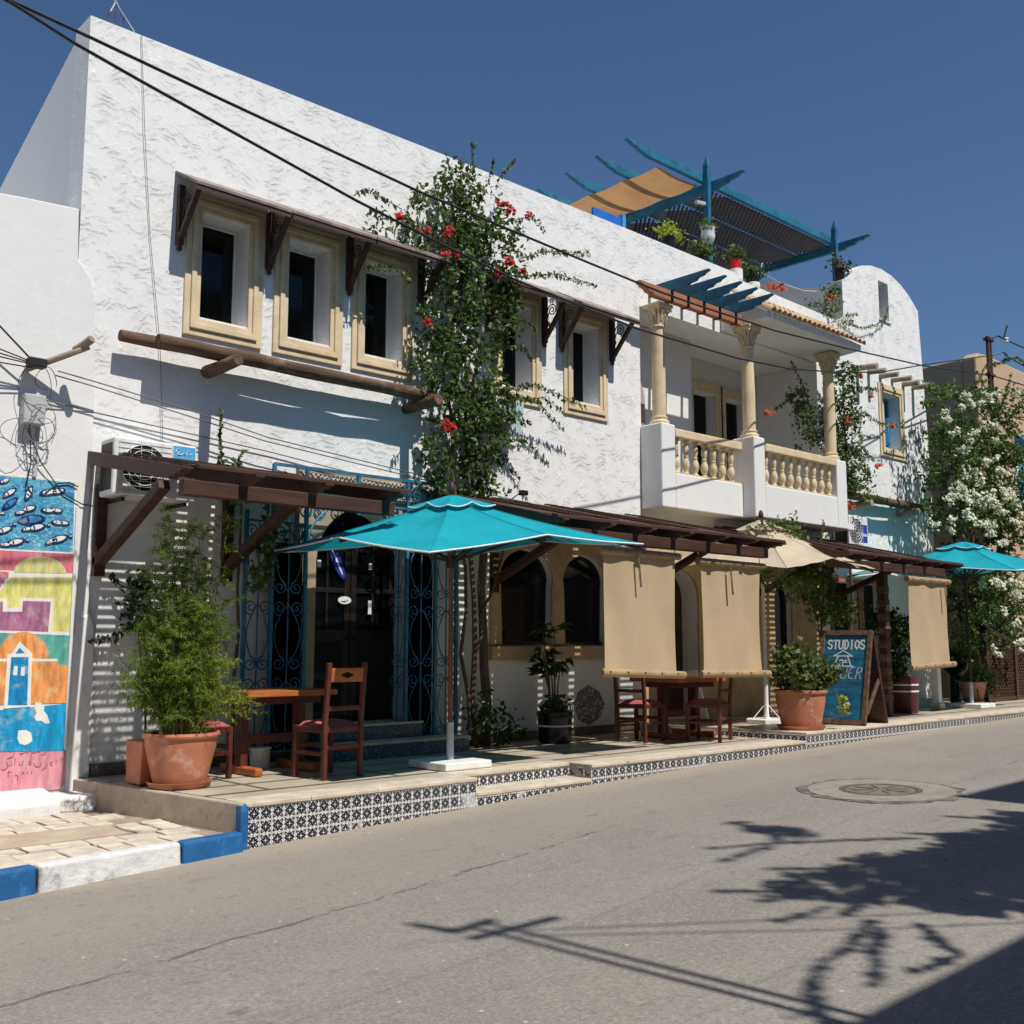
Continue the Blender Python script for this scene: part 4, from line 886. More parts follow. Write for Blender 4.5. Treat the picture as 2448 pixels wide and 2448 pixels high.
for c, lab in ((CA,'upper thick black overhead cable crossing in front of the facade'),(CB,'lower thick black overhead cable sagging in front of the windows')):
    o = MB().tube(c, .0125, 6).build('overhead_cable', CABLE, smooth=True); tag(o, lab, 'cable', 'cables strung along the street')
FCs = [([(3.3,-.2,3.50),(3.63,-.2,3.46),(4.52,-.2,3.34),(5.36,-.2,3.19),(7.48,-.2,3.00),(8.31,-.2,2.90),(9.52,-.2,2.82),(11.2,-.25,2.80)],'upper thin wire slanting down the facade from the bracket'),
 ([(3.3,-.15,3.47),(3.63,-.15,3.43),(4.5,-.15,3.30),(5.36,-.15,3.16),(7.48,-.15,2.97),(8.31,-.15,2.86),(9.5,-.15,2.76),(11.2,-.2,2.74)],'middle thin wire slanting down the facade from the bracket'),
 ([(3.2,-.08,3.26),(3.7,-.03,3.22),(4.5,-.03,3.16),(5.5,-.03,3.08),(6.6,-.03,2.96),(8.2,-.03,2.86)],'lowest thin wire pinned to the facade above the door')]
for c, lab in FCs: tag(MB().tube(c, .006, 4).build('facade_wire', CABLEG), lab, 'wire', 'thin wires on the facade')
tag(MB().tube([(3.98,-.02,6.98),(4.05,-.03,6.0),(4.15,-.02,5.0),(4.29,-.03,3.95),(4.35,-.03,3.1),(4.36,-.03,2.9)], .003, 4).build('drop_wire', CABLEG), 'thin grey wire hanging down the upper white wall', 'wire')
rd = thing('roof_rods', 'rusty reinforcing rods with a white wire on the roof corner', 'rods', (3.75,.12,6.9))
for x, z in ((3.70,7.17),(3.77,7.27),(3.85,7.18)): MB().cyl((x,.12,6.7),(x+.005,.12,z),.007,n=5).build('rod', LOGW, rd)
MB().tube([(3.72,.1,7.15),(3.76,.1,7.25),(3.74,.1,7.32),(3.80,.1,7.22),(3.87,.1,7.14),(3.96,.1,7.04)], .006, 4).build('white_wire', WPAINT, rd)

# ------------------------------------------------------------------ air conditioners
def aircon(label, x, z, w_=.78, h=.52, d=.30, y0=-.06, sticker=True):
    a = thing('air_conditioner', label, 'air conditioner', (x+w_/2, y0, z), group='outdoor air conditioner units')
    MB().box(x, x+w_, y0-d, y0, z, z+h).build('casing', WPAINT, a, bevel=.02, seg=3)
    MB().prism(oval(x+w_*.36, z+h*.5, h*.40, h*.40), FX, y0-d-.002, y0-d+.004).build('fan_opening', DARK, a)
    g_ = MB()
    for i in range(1, 5): g_.tube([(p[0], y0-d-.008, p[1]) for p in oval(x+w_*.36, z+h*.5, h*.1*i, h*.1*i)]+[(x+w_*.36+h*.1*i, y0-d-.008, z+h*.5)], .004, 4)
    for i in range(10): z_ = z+h*.08+i*h*.093; g_.bar((x+.04,y0-d-.006,z_),(x+w_*.68,y0-d-.006,z_),.004,.004)
    for i in range(6): x_ = x+.05+i*w_*.125; g_.bar((x_,y0-d-.006,z+.03),(x_,y0-d-.006,z+h-.03),.004,.004,(0,1,0))
    g_.build('fan_grille', WPAINT, a)
    MB().box(x-.004, x+.004, y0-d+.04, y0-.03, z+.05, z+h-.05).build('side_coil', IRON, a)
    for xx in (x+.1, x+w_-.1): MB().bar((xx,.0,z-.03),(xx,y0-d,z-.03),.03,.03).build('wall_bracket', IRON, a)
    return a
ac = aircon('white outdoor air conditioner behind the left pergola with a pale blue badge', 3.76, 2.45)
MB().box(4.31, 4.52, -.366, -.355, 2.83, 2.95).build('badge', M('sky_blue_badge', (.10,.42,.72), .4, .05, 5, 0), ac)
MB().tube([(x_,-.368,z_+.09) for x_, z_ in ((4.33,2.80),(4.345,2.835),(4.365,2.82),(4.35,2.78),(4.38,2.78),(4.41,2.80),(4.43,2.78),(4.45,2.83),(4.46,2.785),(4.49,2.80))], .005, 4).build('badge_lettering', STW, ac)
ac2 = aircon('white outdoor air conditioner with a dark blue badge right of the balcony', 16.22, 2.78, .62, .52)
MB().box(16.60, 16.80, -.366, -.355, 2.86, 3.16).build('badge', STB, ac2)
def text(body, size, loc, rot, mat, parent, nm, ext=.002, bold=0, sx=1):
    cu = bpy.data.curves.new('lettering', 'FONT'); cu.body = body; cu.size = size; cu.extrude = ext; cu.offset = bold; cu.align_x = 'CENTER'; cu.align_y = 'CENTER'; cu.resolution_u = 3
    tmp = bpy.data.objects.new('lettering_tmp', cu); COL.objects.link(tmp); dg = bpy.context.evaluated_depsgraph_get()
    me = bpy.data.meshes.new_from_object(tmp.evaluated_get(dg)); bpy.data.objects.remove(tmp); me.materials.clear(); me.materials.append(mat)
    o = bpy.data.objects.new(nm, me); COL.objects.link(o); o.parent = parent; o.location = Vector(loc)-LOC.get(parent.name, Vector((0,0,0))); o.rotation_euler = rot; o.scale = (sx, 1, 1); return o
text('Haier', .085, (16.70,-.368,2.99), (R(90),0,0), STW, ac2, 'badge_lettering', .001, .002)

# ------------------------------------------------------------------ slatted timber pergolas
def pergola(label, x0, x1, rafters, slope0, slope1, yf, braces, ladders, beam_h=.14, ext=.32):
    """rafters fall from z=slope0 at the wall to slope1 at y=yf; slats lie on top"""
    p = thing('pergola', label, 'pergola', ((x0+x1)/2, 0, 0), group='dark slatted pergolas over the terrace')
    sl = (slope1-slope0)/yf
    L = -yf+ext
    for x in rafters:
        MB().prism([(-s_, slope0-sl*s_*-1*-1 + z if False else slope0+sl*(-s_)+z-.12) for s_, z in carved(L,.12,.26)], FY, x-.04, x+.04).build('rafter', DWOOD, p, bevel=.006)
    zb = slope0+sl*yf-.12
    MB().box(x0, x1, yf-.05, yf+.05, zb-beam_h+.02, zb+.004).build('front_beam', DWOOD, p, bevel=.008)
    MB().box(x0+.1, x1, -.06, -.003, slope0-.16-.12, slope0-.165).build('wall_plate', DWOOD, p, bevel=.006)
    MB().hexa([(x0,yf-ext*.95,slope1-sl*ext*.95-.004),(x1,yf-ext*.95,slope1-sl*ext*.95-.004),(x1,yf-ext*.95+.09,slope1-sl*(ext*.95-.09)-.004),(x0,yf-ext*.95+.09,slope1-sl*(ext*.95-.09)-.004),(x0,yf-ext*.95,slope1-sl*ext*.95+.03),(x1,yf-ext*.95,slope1-sl*ext*.95+.03),(x1,yf-ext*.95+.09,slope1-sl*(ext*.95-.09)+.03),(x0,yf-ext*.95+.09,slope1-sl*(ext*.95-.09)+.03)]).build('edge_board', DWOOD, p, bevel=.005)
    # roof cover: close-boarded panels with open laths (ladders) between them
    q = random.Random(int(x0*10)); ye = yf-.03; P3 = lambda x, y, dz: (x, y, slope0+sl*y+dz)
    edges = [x0]+[e for l_ in ladders for e in l_]+[x1]
    for xa, xb in zip(edges[0::2], edges[1::2]):
        n_ = max(1, round((xb-xa)/.45))
        for i in range(n_):
            a_, c_ = xa+(xb-xa)*i/n_, xa+(xb-xa)*(i+1)/n_
            if c_-a_ > .02: MB().hexa([P3(a_,ye,.0),P3(c_,ye,.0),P3(c_,-.03,.0),P3(a_,-.03,.0),P3(a_,ye,.014),P3(c_,ye,.014),P3(c_,-.03,.014),P3(a_,-.03,.014)]).build('cover_board', DWOOD, p)
    b = MB()
    for xa, xb in ladders:
        y = -.06
        while y > ye+.04:
            w_ = .030+q.uniform(-.004,.006); z = slope0+sl*y; b.box(xa-.02, xb+.02, y-w_, y, z+.016, z+.028); y -= .047
    b.build('lath_cover', DWOOD, p, kind='stuff')
    for x in braces:
        MB().bar((x,-.02,slope0-1.0),(x,-1.30,slope0+sl*-1.30-.18),.085,.10,(1,0,0)).build('brace', DWOOD, p, bevel=.008)
        MB().box(x-.05, x+.05, -.07, -.003, slope0-1.12, slope0-.3).build('wall_post', DWOOD, p, bevel=.006)
    return p
pergola('left dark brown slatted pergola beside the air conditioner', 3.80, 5.86, (3.70,4.32,4.98,5.76), 2.87, 2.56, -1.60, (3.80,5.05), [(3.86,4.66),(4.9,5.0)])
pergola('middle dark brown slatted pergola behind the turquoise umbrella', 7.40, 11.38, (7.5,8.2,8.85,9.5,10.15,10.75,11.33), 2.88, 2.45, -1.93, (8.55,11.2), [(7.95,8.22),(8.50,8.63),(9.38,9.50),(9.92,10.02),(10.9,11.2)])
pergola('right dark brown slatted pergola by the far blind', 12.95, 16.38, (13.0,13.65,14.3,14.95,15.6,16.33), 2.88, 2.43, -1.88, (13.9,16.1), [(13.1,13.5),(14.2,14.7),(15.7,15.8)])

# ------------------------------------------------------------------ roll-down canvas blinds
CANE = M('bamboo_pole', (.36,.25,.13), .55, .15, 6, .2, 30, .003)
def blind(label, x0, x1, y, zt, zb, tilt=0, seed=0):
    a = thing('blind', label, 'blind', ((x0+x1)/2, y, zb), group='beige canvas blinds hung from the pergolas')
    q = random.Random(seed); b = MB(); nx_, nz = 30, 14; vs = []
    ph = [q.uniform(0,6) for _ in range(4)]
    for j in range(nz+1):
        t = j/nz
        for i in range(nx_+1):
            u = i/nx_; x = x0+.075+(x1-x0-.15)*u + (.02*math.sin(math.pi*t))*(1-2*u)
            amp = .008+.013*math.sin(math.pi*min(1, t*1.05)); yy = y-.01+amp*(math.sin(9*u+ph[0]+.6*t)+.6*math.sin(17*u+ph[1]+t))+.012*math.sin(math.pi*t)
            vs.append((x, yy, zb+.02+(zt-zb-.04)*t+tilt*u*(1-t)))
    m_ = nx_+1; b.add(vs, [(j*m_+i, j*m_+i+1, (j+1)*m_+i+1, (j+1)*m_+i) for j in range(nz) for i in range(nx_)])
    b.build('canvas', BEIGEC, a, smooth='all', fix=False)
    MB().cyl((x0,y-.02,zt+.01),(x1,y-.02,zt+.01+tilt*0),.043,.040,12).build('top_pole', CANE, a, smooth=True); MB().cyl((x0+.01,y-.02,zb),(x1+.05,y-.02,zb+tilt),.042,.042,12).build('bottom_pole', CANE, a, smooth=True)
    for i in range(5):
        u = .08+.21*i; MB().cyl((x0+(x1-x0)*u,y-.055,zb+tilt*u+.012),(x0+(x1-x0)*u,y-.067,zb+tilt*u+.012),.009,n=8).build('nail', IRON, a); MB().cyl((x0+(x1-x0)*u,y-.055,zt+.012),(x0+(x1-x0)*u,y-.067,zt+.012),.009,n=8).build('nail', IRON, a)
    u = .42 if x1 < 12 else .8; xs_ = x0+(x1-x0)*u
    MB().bar((xs_,y-.075,zt-.02),(xs_+.03,y-.08,zt-.36),.004,.03,(1,0,0)).build('strap', LOGW, a); MB().tube([(xs_,y+.045,zt+.03),(xs_,y,zt+.05),(xs_,y-.045,zt+.02),(xs_,y-.05,zt-.03)], .010, 5).build('strap_loop', LOGW, a)
    for xx in (x0+.05, x1-.05): MB().tube([(xx,y,zt+.04),(xx+.01,y+.02,zt+.14)], .005, 4).build('cord', CABLEG, a)
blind('beige canvas blind nearest the turquoise umbrella', 8.24, 9.56, -1.99, 2.115, .86, -.05, 1)
blind('beige canvas blind between the table set and the big terracotta pot', 9.90, 11.22, -1.99, 2.085, .815, -.02, 2)
blind('beige canvas blind beyond the chalkboard sign at the far right', 14.62, 15.96, -2.11, 2.075, .815, .04, 3)
# ------------------------------------------------------------------ umbrellas
def umbrella(label, x, y, a, zcs, zms, za, mat, polemat, base='slab', polelow=None, z0=0, trim=True):
    u = thing('parasol', label, 'umbrella', (x, y, z0), group='square terrace umbrellas')
    corners = [(-a, a), (-a, -a), (a, -a), (a, a)]     # left, front, right, back as seen from the street
    ring_ = []
    for i in range(4):
        c0, c1 = corners[i], corners[(i+1) % 4]
        ring_.append((c0[0], c0[1], zcs[i])); ring_.append(((c0[0]+c1[0])/2, (c0[1]+c1[1])/2, zms[i]))
    def panel(r0, z_top, frac0, frac1, nu=10, nv=8, hang=.03):
        b = MB()
        for i in range(8):
            p0, p1 = Vector(ring_[i]), Vector(ring_[(i+1) % 8]); top = Vector((0,0,z_top)); vs = []
            for v in range(nv+1):
                t = frac0+(frac1-frac0)*v/nv
                for w_ in range(nu+1):
                    s_ = w_/nu; e = p0.lerp(p1, s_); q = top.lerp(e, t)
                    sag = -.012*math.sin(math.pi*s_)*t-.030*math.sin(math.pi*t)-.032*math.sin(math.pi*s_)*math.sin(math.pi*t)+.006*math.sin(5*math.pi*s_+3*i)*t*math.sin(math.pi*s_)
                    q = Vector((q.x+x, q.y+y, q.z+sag+ (.0)))
                    vs.append(q)
            n_ = nu+1; b.add(vs, [(v*n_+w_, v*n_+w_+1, (v+1)*n_+w_+1, (v+1)*n_+w_) for v in range(nv) for w_ in range(nu)])
        return b
    cn = panel(0, za, .14, 1.0).build('canopy', mat, u, smooth=True)
    sb = MB()
    for p_ in ring_:
        p_ = Vector(p_); sb.tube([(q.x+x, q.y+y, q.z-.030*math.sin(math.pi*t)+.002) for t in np.linspace(.14,1,9) for q in [Vector((0,0,za)).lerp(p_, t)]], .0045, 4)
    sb.build('seams', mat, u)
    # vent cap
    b = MB()
    for i in range(8):
        p0, p1 = Vector(ring_[i]), Vector(ring_[(i+1)%8]); top = Vector((0,0,za+.035)); vs = []
        for v in range(5):
            for w_ in range(5):
                s_ = w_/4; t = .03+.20*v/4; e = p0.lerp(p1, s_); q = top.lerp(Vector((e.x,e.y,e.z+.04)), t); vs.append((q.x+x, q.y+y, q.z-.03*math.sin(math.pi*s_)*v/4))
        b.add(vs, [(v*5+w_, v*5+w_+1, (v+1)*5+w_+1, (v+1)*5+w_) for v in range(4) for w_ in range(4)])
    b.build('vent_cap', mat, u, smooth=True)
    if trim:
        b = MB(); vb = MB()
        for i in range(8):
            p0, p1 = Vector(ring_[i]), Vector(ring_[(i+1)%8])
            b.tube([(p.x+x, p.y+y, p.z-.012*math.sin(math.pi*s_)) for s_ in np.linspace(0,1,9) for p in [p0.lerp(p1, s_)]], .009, 5)
            vb.tube([(q.x+x, q.y+y, q.z-.03*math.sin(math.pi*s_)) for s_ in np.linspace(0,1,6) for q in [Vector((0,0,za+.035)).lerp(Vector((p0.lerp(p1,s_).x,p0.lerp(p1,s_).y,p0.lerp(p1,s_).z+.04)), .23)]], .007, 5)
        b.build('hem_piping', TRIM, u); vb.build('vent_piping', TRIM, u)
    for i in range(8):
        p = Vector(ring_[i]); rb = MB().bar((x,y,za-.06),(x+p.x*.985,y+p.y*.985,p.z-.035),.022,.03).build('rib', polemat, u)
        q = Vector((0,0,za-.06)).lerp(p, .52); MB().bar((x,y,za-.62),(x+q.x,y+q.y,q.z-.04),.02,.026).build('strut', polemat, rb)
    MB().cyl((x,y,z0+.05),(x,y,za),.024,.024,12).build('pole', polelow or polemat, u, smooth=True)
    MB().lathe([(.045,0),(.05,.03),(.05,.09),(.04,.12)], (x,y,za-.68), 12).build('runner', polemat, u)
    MB().lathe([(.022,0),(.035,.02),(.034,.06),(.02,.10),(.005,.115)], (x,y,za+.045), 12).build('finial', polemat, u, smooth=True)
    if base == 'slab':
        MB().box(x-.28, x+.28, y-.28, y+.28, z0+.006, z0+.075).build('base_slab', WPAINT, u, bevel=.012); MB().cyl((x,y,z0+.07),(x,y,z0+.42),.036,.034,14).build('sleeve', GREYP, u, smooth=True)
    elif base == 'cross':
        MB().prism([(x+.30*math.cos(t),y+.30*math.sin(t)) for t in [math.pi/6+i*math.pi/3 for i in range(6)]], FZ, z0+.004, z0+.06).build('base_slab', WPAINT, u, bevel=.008)
        MB().cyl((x,y,z0+.06),(x,y,z0+.75),.032,.03,12).build('sleeve', WPAINT, u, smooth=True)
        for i in range(4):
            t = math.pi/4+i*math.pi/2; MB().bar((x+.18*math.cos(t),y+.18*math.sin(t),z0+.06),(x+.02*math.cos(t),y+.02*math.sin(t),z0+.25),.012,.012).build('stay', WPAINT, u)
    return u
PW1 = M('red_brown_umbrella_pole', (.22,.075,.045), .5, .15, 6, .1, 50, .002)
umbrella('big turquoise umbrella with white piping and wooden pole in front of the cafe door', 6.58, -1.60, 1.30, (2.03,1.87,2.10,2.16), (2.085,2.10,2.22,2.18), 2.555, TEALC, DWOOD, 'slab', PW1, 0)
umbrella('cream umbrella on a white base under the balcony', 12.52, -1.12, 1.08, (2.19,2.08,2.17,2.24), (2.26,2.26,2.32,2.32), 2.83, CREAMC, DWOOD, 'cross', WPAINT, UPZ, trim=False)
umbrella('turquoise umbrella at the far right end of the terrace', 18.05, -1.45, 1.42, (2.32,2.26,2.32,2.36), (2.42,2.42,2.46,2.46), 2.86, TEALC, DWOOD, 'slab', DWOOD, UPZ)

# ------------------------------------------------------------------ tables and chairs
def make_chair(label, loc, rz):
    """local: seat faces +y, back at -y"""
    c = thing('chair', label, 'chair', loc, rz, 'dark wooden chairs with red seats')
    def P(nm, mb, m=CHAIRW, bv=.005): return mb.build(nm, m, c, local=True, bevel=bv)
    for x in (-.20,.20):
        P('leg', MB().bar((x,-.20,0),(x*1.0,-.20,.46),.042,.042,(0,1,0))); P('leg', MB().bar((x*.98,.20,0),(x*.98,.20,.44),.042,.042,(0,1,0)))
        P('back_post', MB().bar((x,-.20,.46),(x,-.245,.99),.042,.038,(0,1,0))); P('side_rail', MB().bar((x,-.18,.22),(x,.18,.22),.025,.035))
    for y in (-.2,.2): P('stretcher', MB().bar((-.19,y,.27),(.19,y,.27),.025,.04))
    P('seat_frame', MB().box(-.215,.215,-.21,.215,.395,.445), bv=.008)
    b = MB(); vs = []; n_ = 9
    for j in range(n_):
        for i in range(n_):
            u, v = -1+2*i/(n_-1), -1+2*j/(n_-1); vs.append((u*.205*(1-.05*v*v), v*.20+.008, .446+.05*max(0,(1-u**4)*(1-v**4))**.6))
    b.add(vs, [(j*n_+i, j*n_+i+1, (j+1)*n_+i+1, (j+1)*n_+i) for j in range(n_-1) for i in range(n_-1)]); b.build('seat_cushion', CUSH, c, local=True, smooth='all')
    dia = [(-.08,.885),(0,.855),(.08,.885),(0,.915)]
    P('top_slat', MB().prism(rect(-.18,.18,.825,.945), lambda u, v, t: (u, t-.10*(v-.46), v), -.212, -.192, [dia]), TABLEW, .004)
    P('lower_slat', MB().bar((-.18,-.215,.60),(.18,-.215,.60),.02,.04))
    return c
ch1 = make_chair('dark wooden chair with diamond cut-out, its back to the street, at the left table', (5.35,-1.40,0), R(6))
def chair_copy(label, loc, rz):
    c = copy_tree(ch1); c.location = loc; c.rotation_euler = (0,0,rz); c['label'] = label; return c
chair_copy('dark wooden chair half hidden behind the feathery potted plant', (4.42,-.78,0), R(-80))
chair_copy('dark wooden chair seen side-on under the nearest blind', (10.02,-1.02,0), R(-84))
chair_copy('dark wooden chair under the second blind beside the cream umbrella base', (10.70,-1.52,0), R(18))
def table(label, x, y, w_, d, h=.74):
    t = thing('table', label, 'table', (x, y, 0), group='wooden cafe tables')
    n_ = 4
    for i in range(n_):
        ya = y-d/2+i*d/n_; MB().box(x-w_/2, x+w_/2, ya+.0015, ya+d/n_-.0015, h-.05, h).build('top_board', TABLEW, t, bevel=.006)
    MB().box(x-w_/2+.12, x+w_/2-.12, y-d/2+.10, y+d/2-.10, h-.12, h-.051).build('apron', CHAIRW, t)
    for s_ in (-1,1):
        xx = x+s_*w_*.32
        MB().bar((xx,y,.07),(xx,y,h-.11),.07,.12,(0,1,0)).build('leg', CHAIRW, t, bevel=.006); MB().bar((xx,y-d*.42,.04),(xx,y+d*.42,.04),.08,.07).build('foot', TABLEW, t, bevel=.015)
    MB().bar((x-w_*.32,y,.30),(x+w_*.32,y,.30),.04,.08).build('stretcher', CHAIRW, t)
table('wooden table with orange varnished top at the left by the door', 5.18, -.72, .92, .78); table('wooden table with orange varnished top behind the second blind', 10.80, -.98, .95, .78)
bk = thing('bucket', 'small white plastic bucket on the floor behind the front chair', 'bucket', (5.35,-.55,0))
MB().lathe([(.085,0),(.10,.17),(.106,.175),(.106,.19),(.098,.19),(.085,.02)], (5.25,-.42,.002), 16).build('body', WPAINT, bk, smooth=True); MB().tube([(5.25+.105*math.cos(a),-.42,.17-.09*math.sin(a)) for a in np.linspace(0,math.pi,9)], .004, 4).build('handle', IRON, bk)

# ------------------------------------------------------------------ A-frame sign
sg = thing('a_frame_sign', 'blue painted A-frame board with white lettering and a house drawing', 'sign', (13.4,-1.9,UPZ))
def signp(P0, ux, uy, un):
    return lambda u, v, t: tuple(Vector(P0)+Vector(ux)*u+Vector(uy)*v+Vector(un)*t)
# front board faces the street and leans back; two boards meet at the ridge
A0 = Vector((12.905,-1.60,UPZ+.004)); A1_ = Vector((12.97,-2.33,UPZ+.004)); top0 = Vector((13.235,-1.57,1.33))
ux = (A1_-A0).normalized(); wS = (A1_-A0).length; upv = (top0-A0); upv = upv-ux*upv.dot(ux); hS = upv.length; uy = upv.normalized(); un = ux.cross(uy).normalized()
if un.x > 0: un = -un
FS = signp(A0, ux, uy, un)
SIGNB = M('blue_green_sign_paint', (.012,.14,.24), .55, .35, 5, .25, 30, .003, stain=(.015,.05,.17), samt=.9, sscale=3.2, aniso=(1,1,4))
fr = .07
nb_ = 7
for i in range(nb_):
    v0 = fr+.005+(hS-2*fr-.01)*i/nb_; v1 = fr+.005+(hS-2*fr-.01)*(i+1)/nb_
    MB().prism(rect(fr-.01, wS-fr+.01, v0+.0015, v1-.0015), FS, .0, .018).build('board', SIGNB, sg)
for r_ in (rect(0,fr,0,hS), rect(wS-fr,wS,0,hS), rect(fr,wS-fr,0,fr), rect(fr,wS-fr,hS-fr,hS)):
    MB().prism(r_, FS, -.012, .035).build('frame_bar', LOGW, sg, bevel=.012)
B0 = A0+Vector((.67,.06,0)); uxb = ux; upb = (top0-B0)-ux*(top0-B0).dot(ux); FB = signp(B0+ux*(top0-B0).dot(ux), ux, upb.normalized(), ux.cross(upb.normalized()))
MB().prism(rect(0,wS,0,upb.length-.01), FB, -.01, .012).build('rear_board', DWOOD, sg)
MB().prism(rect(wS-.05,wS,0,upb.length-.02), FB, -.025, .025).build('rear_frame_bar', DWOOD, sg)
rail_a = Vector(FS(wS-.02,.16,-.03)); rail_b = Vector(FB(wS-.02,.62,0)); MB().bar(rail_a, rail_b, .02, .05, (1,0,0)).build('tie_bar', LOGW, sg)
MB().bar(Vector(FS(wS*.6,.1,-.03)), Vector(FB(wS*.5,.05,0)), .02, .05).build('tie_bar', LOGW, sg)
SW = M('white_brush_paint', (.70,.71,.70), .7, .08, 20, .1, 50, .002); SWF = M('faded_white_brush_paint', (.30,.43,.48), .7, .3, 20, .1, 50, .002)
def stroke(par, pts, w_, mat, nm='painted_stroke'):
    b = MB()
    for p, q in zip(pts[:-1], pts[1:]):
        d = Vector((q[0]-p[0], q[1]-p[1])); L_ = d.length
        if L_ < 1e-6: continue
        d /= L_; n_ = Vector((-d.y, d.x))*w_/2; e = d*w_*.4
        b.prism([(p[0]-e.x+n_.x,p[1]-e.y+n_.y),(p[0]-e.x-n_.x,p[1]-e.y-n_.y),(q[0]+e.x-n_.x,q[1]+e.y-n_.y),(q[0]+e.x+n_.x,q[1]+e.y+n_.y)], FS, .0185, .0205+.0001*len(b.v)/8)
    return b.build(nm, mat, par)
GL = {'S':[[(1,.85),(.7,1),(.25,1),(0,.8),(.1,.6),(.85,.42),(1,.22),(.75,0),(.25,0),(0,.15)]],'T':[[(0,1),(1,1)],[(.5,1),(.5,0)]],'U':[[(0,1),(0,.2),(.25,0),(.75,0),(1,.2),(1,1)]],'D':[[(.15,1),(.15,0)],[(0,1),(.6,1),(1,.7),(1,.3),(.6,0),(0,0)]],'I':[[(.5,1),(.5,0)],[(.2,1),(.8,1)],[(.2,0),(.8,0)]],'O':[[(.5,1),(.1,.8),(0,.5),(.1,.2),(.5,0),(.9,.2),(1,.5),(.9,.8),(.5,1)]],'L':[[(0,1),(0,0),(.9,0)]],'E':[[(.9,1),(.2,.95),(0,.5),(.2,.05),(.9,0)],[(0,.5),(.6,.5)]],'R':[[(0,0),(.1,1),(.8,.95),(.85,.65),(.2,.5)],[(.4,.5),(.95,0)]]}
def word(wd, u0, u1, v0, h, w_, mat, slant=0):
    n_ = len(wd); st_ = (u1-u0)/n_
    for i, ch in enumerate(wd):
        for s_ in GL[ch]: stroke(sg, [(u0+st_*(i+.12)+x_*st_*.72*(.5 if ch == 'I' else 1)+(st_*.18 if ch == 'I' else 0)+slant*y_*h, v0+y_*h) for x_, y_ in s_], w_, mat, 'painted_letter')
word('STUDIOS', .115, wS-.085, hS-.255, .115, .019, SW)
word('LOUER', .10, wS-.10, hS-.66, .15, .015, SWF, .15)
hx, hv = wS*.47, hS-.47
for s_ in ([(-.13,.115),(0,.19),(.13,.115),(-.13,.115)],[(-.065,.115),(-.12,-.02)],[(.065,.115),(.12,-.02)],[(-.15,-.025),(.15,-.025)],[(-.045,-.02),(-.04,.05),(-.015,.065),(.005,.045),(.005,-.02)],[(.03,.03),(.06,.03)],[(.03,.055),(.055,.055)]):
    stroke(sg, [(hx+a_, hv+b2) for a_, b2 in s_], .015, SW, 'painted_house')
VA = [(7.82, -0.3, 6.54, 0.43, 0.31), (7.63, -0.3, 6.13, 0.59, 0.35), (8.09, -0.3, 6.2, 0.58, 0.41), (8.29, -0.3, 5.84, 0.56, 0.42), (7.51, -0.3, 5.69, 0.64, 0.35), (6.85, -0.3, 5.74, 0.41, 0.19), (7.77, -0.3, 5.3, 0.56, 0.4), (8.36, -0.3, 5.44, 0.49, 0.36), (7.65, -0.3, 4.83, 0.55, 0.44), (8.16, -0.3, 4.88, 0.58, 0.46), (7.47, -0.3, 4.3, 0.37, 0.39), (7.9, -0.3, 4.23, 0.49, 0.44), (7.84, -0.3, 3.78, 0.62, 0.34), (8.3, -0.3, 3.99, 0.48, 0.25), (8.1, -0.3, 3.47, 0.53, 0.3), (7.42, -0.3, 3.19, 0.18, 0.38), (8.04, -0.3, 3.07, 0.29, 0.44)]
VAT = [[(8.66, -0.35, 5.82), (9.09, -0.35, 6.03), (9.94, -0.35, 6.22)], [(8.66, -0.35, 5.6), (9.31, -0.35, 5.79), (10.05, -0.35, 5.8)], [(6.87, -0.35, 5.94), (6.42, -0.35, 6.03), (6.25, -0.35, 5.95)], [(7.91, -0.35, 6.66), (7.89, -0.35, 7.02), (7.97, -0.35, 7.07)], [(8.31, -0.35, 6.73), (8.48, -0.35, 6.94), (8.6, -0.35, 7.09)], [(8.38, -0.35, 4.15), (8.94, -0.35, 4.3), (9.83, -0.35, 4.15)], [(8.38, -0.35, 4.0), (9.08, -0.35, 4.16), (9.45, -0.35, 4.01)], [(8.25, -0.35, 4.64), (8.73, -0.35, 4.73), (8.9, -0.35, 4.6)], [(8.38, -0.35, 3.8), (8.87, -0.35, 3.82)], [(8.38, -0.35, 3.4), (8.66, -0.35, 3.08)], [(6.38, -0.35, 5.17), (6.77, -0.35, 5.24), (7.0, -0.35, 5.16)]]
VAF = [(6.73, -0.5, 5.76, 0.1, 0.09), (7.11, -0.5, 5.72, 0.06, 0.05), (7.38, -0.5, 5.77, 0.1, 0.06), (7.44, -0.5, 5.51, 0.11, 0.07), (8.24, -0.5, 6.34, 0.1, 0.07), (8.38, -0.5, 6.3, 0.08, 0.08), (8.37, -0.5, 5.65, 0.12, 0.07), (8.59, -0.5, 5.6, 0.07, 0.04), (7.12, -0.5, 4.67, 0.05, 0.04), (8.18, -0.5, 5.48, 0.05, 0.04), (7.46, -0.5, 3.54, 0.13, 0.1), (8.66, -0.5, 6.33, 0.04, 0.03)]
VB = [(16.29, -0.35, 5.72, 0.29, 0.14), (16.27, -0.35, 5.47, 0.29, 0.15), (16.18, -0.35, 5.19, 0.22, 0.15), (16.35, -0.35, 5.03, 0.26, 0.13), (16.25, -0.35, 4.73, 0.25, 0.17), (16.31, -0.35, 4.49, 0.29, 0.15), (16.36, -0.35, 4.21, 0.35, 0.17), (16.52, -0.35, 3.95, 0.35, 0.19), (16.5, -0.35, 3.72, 0.3, 0.13)]
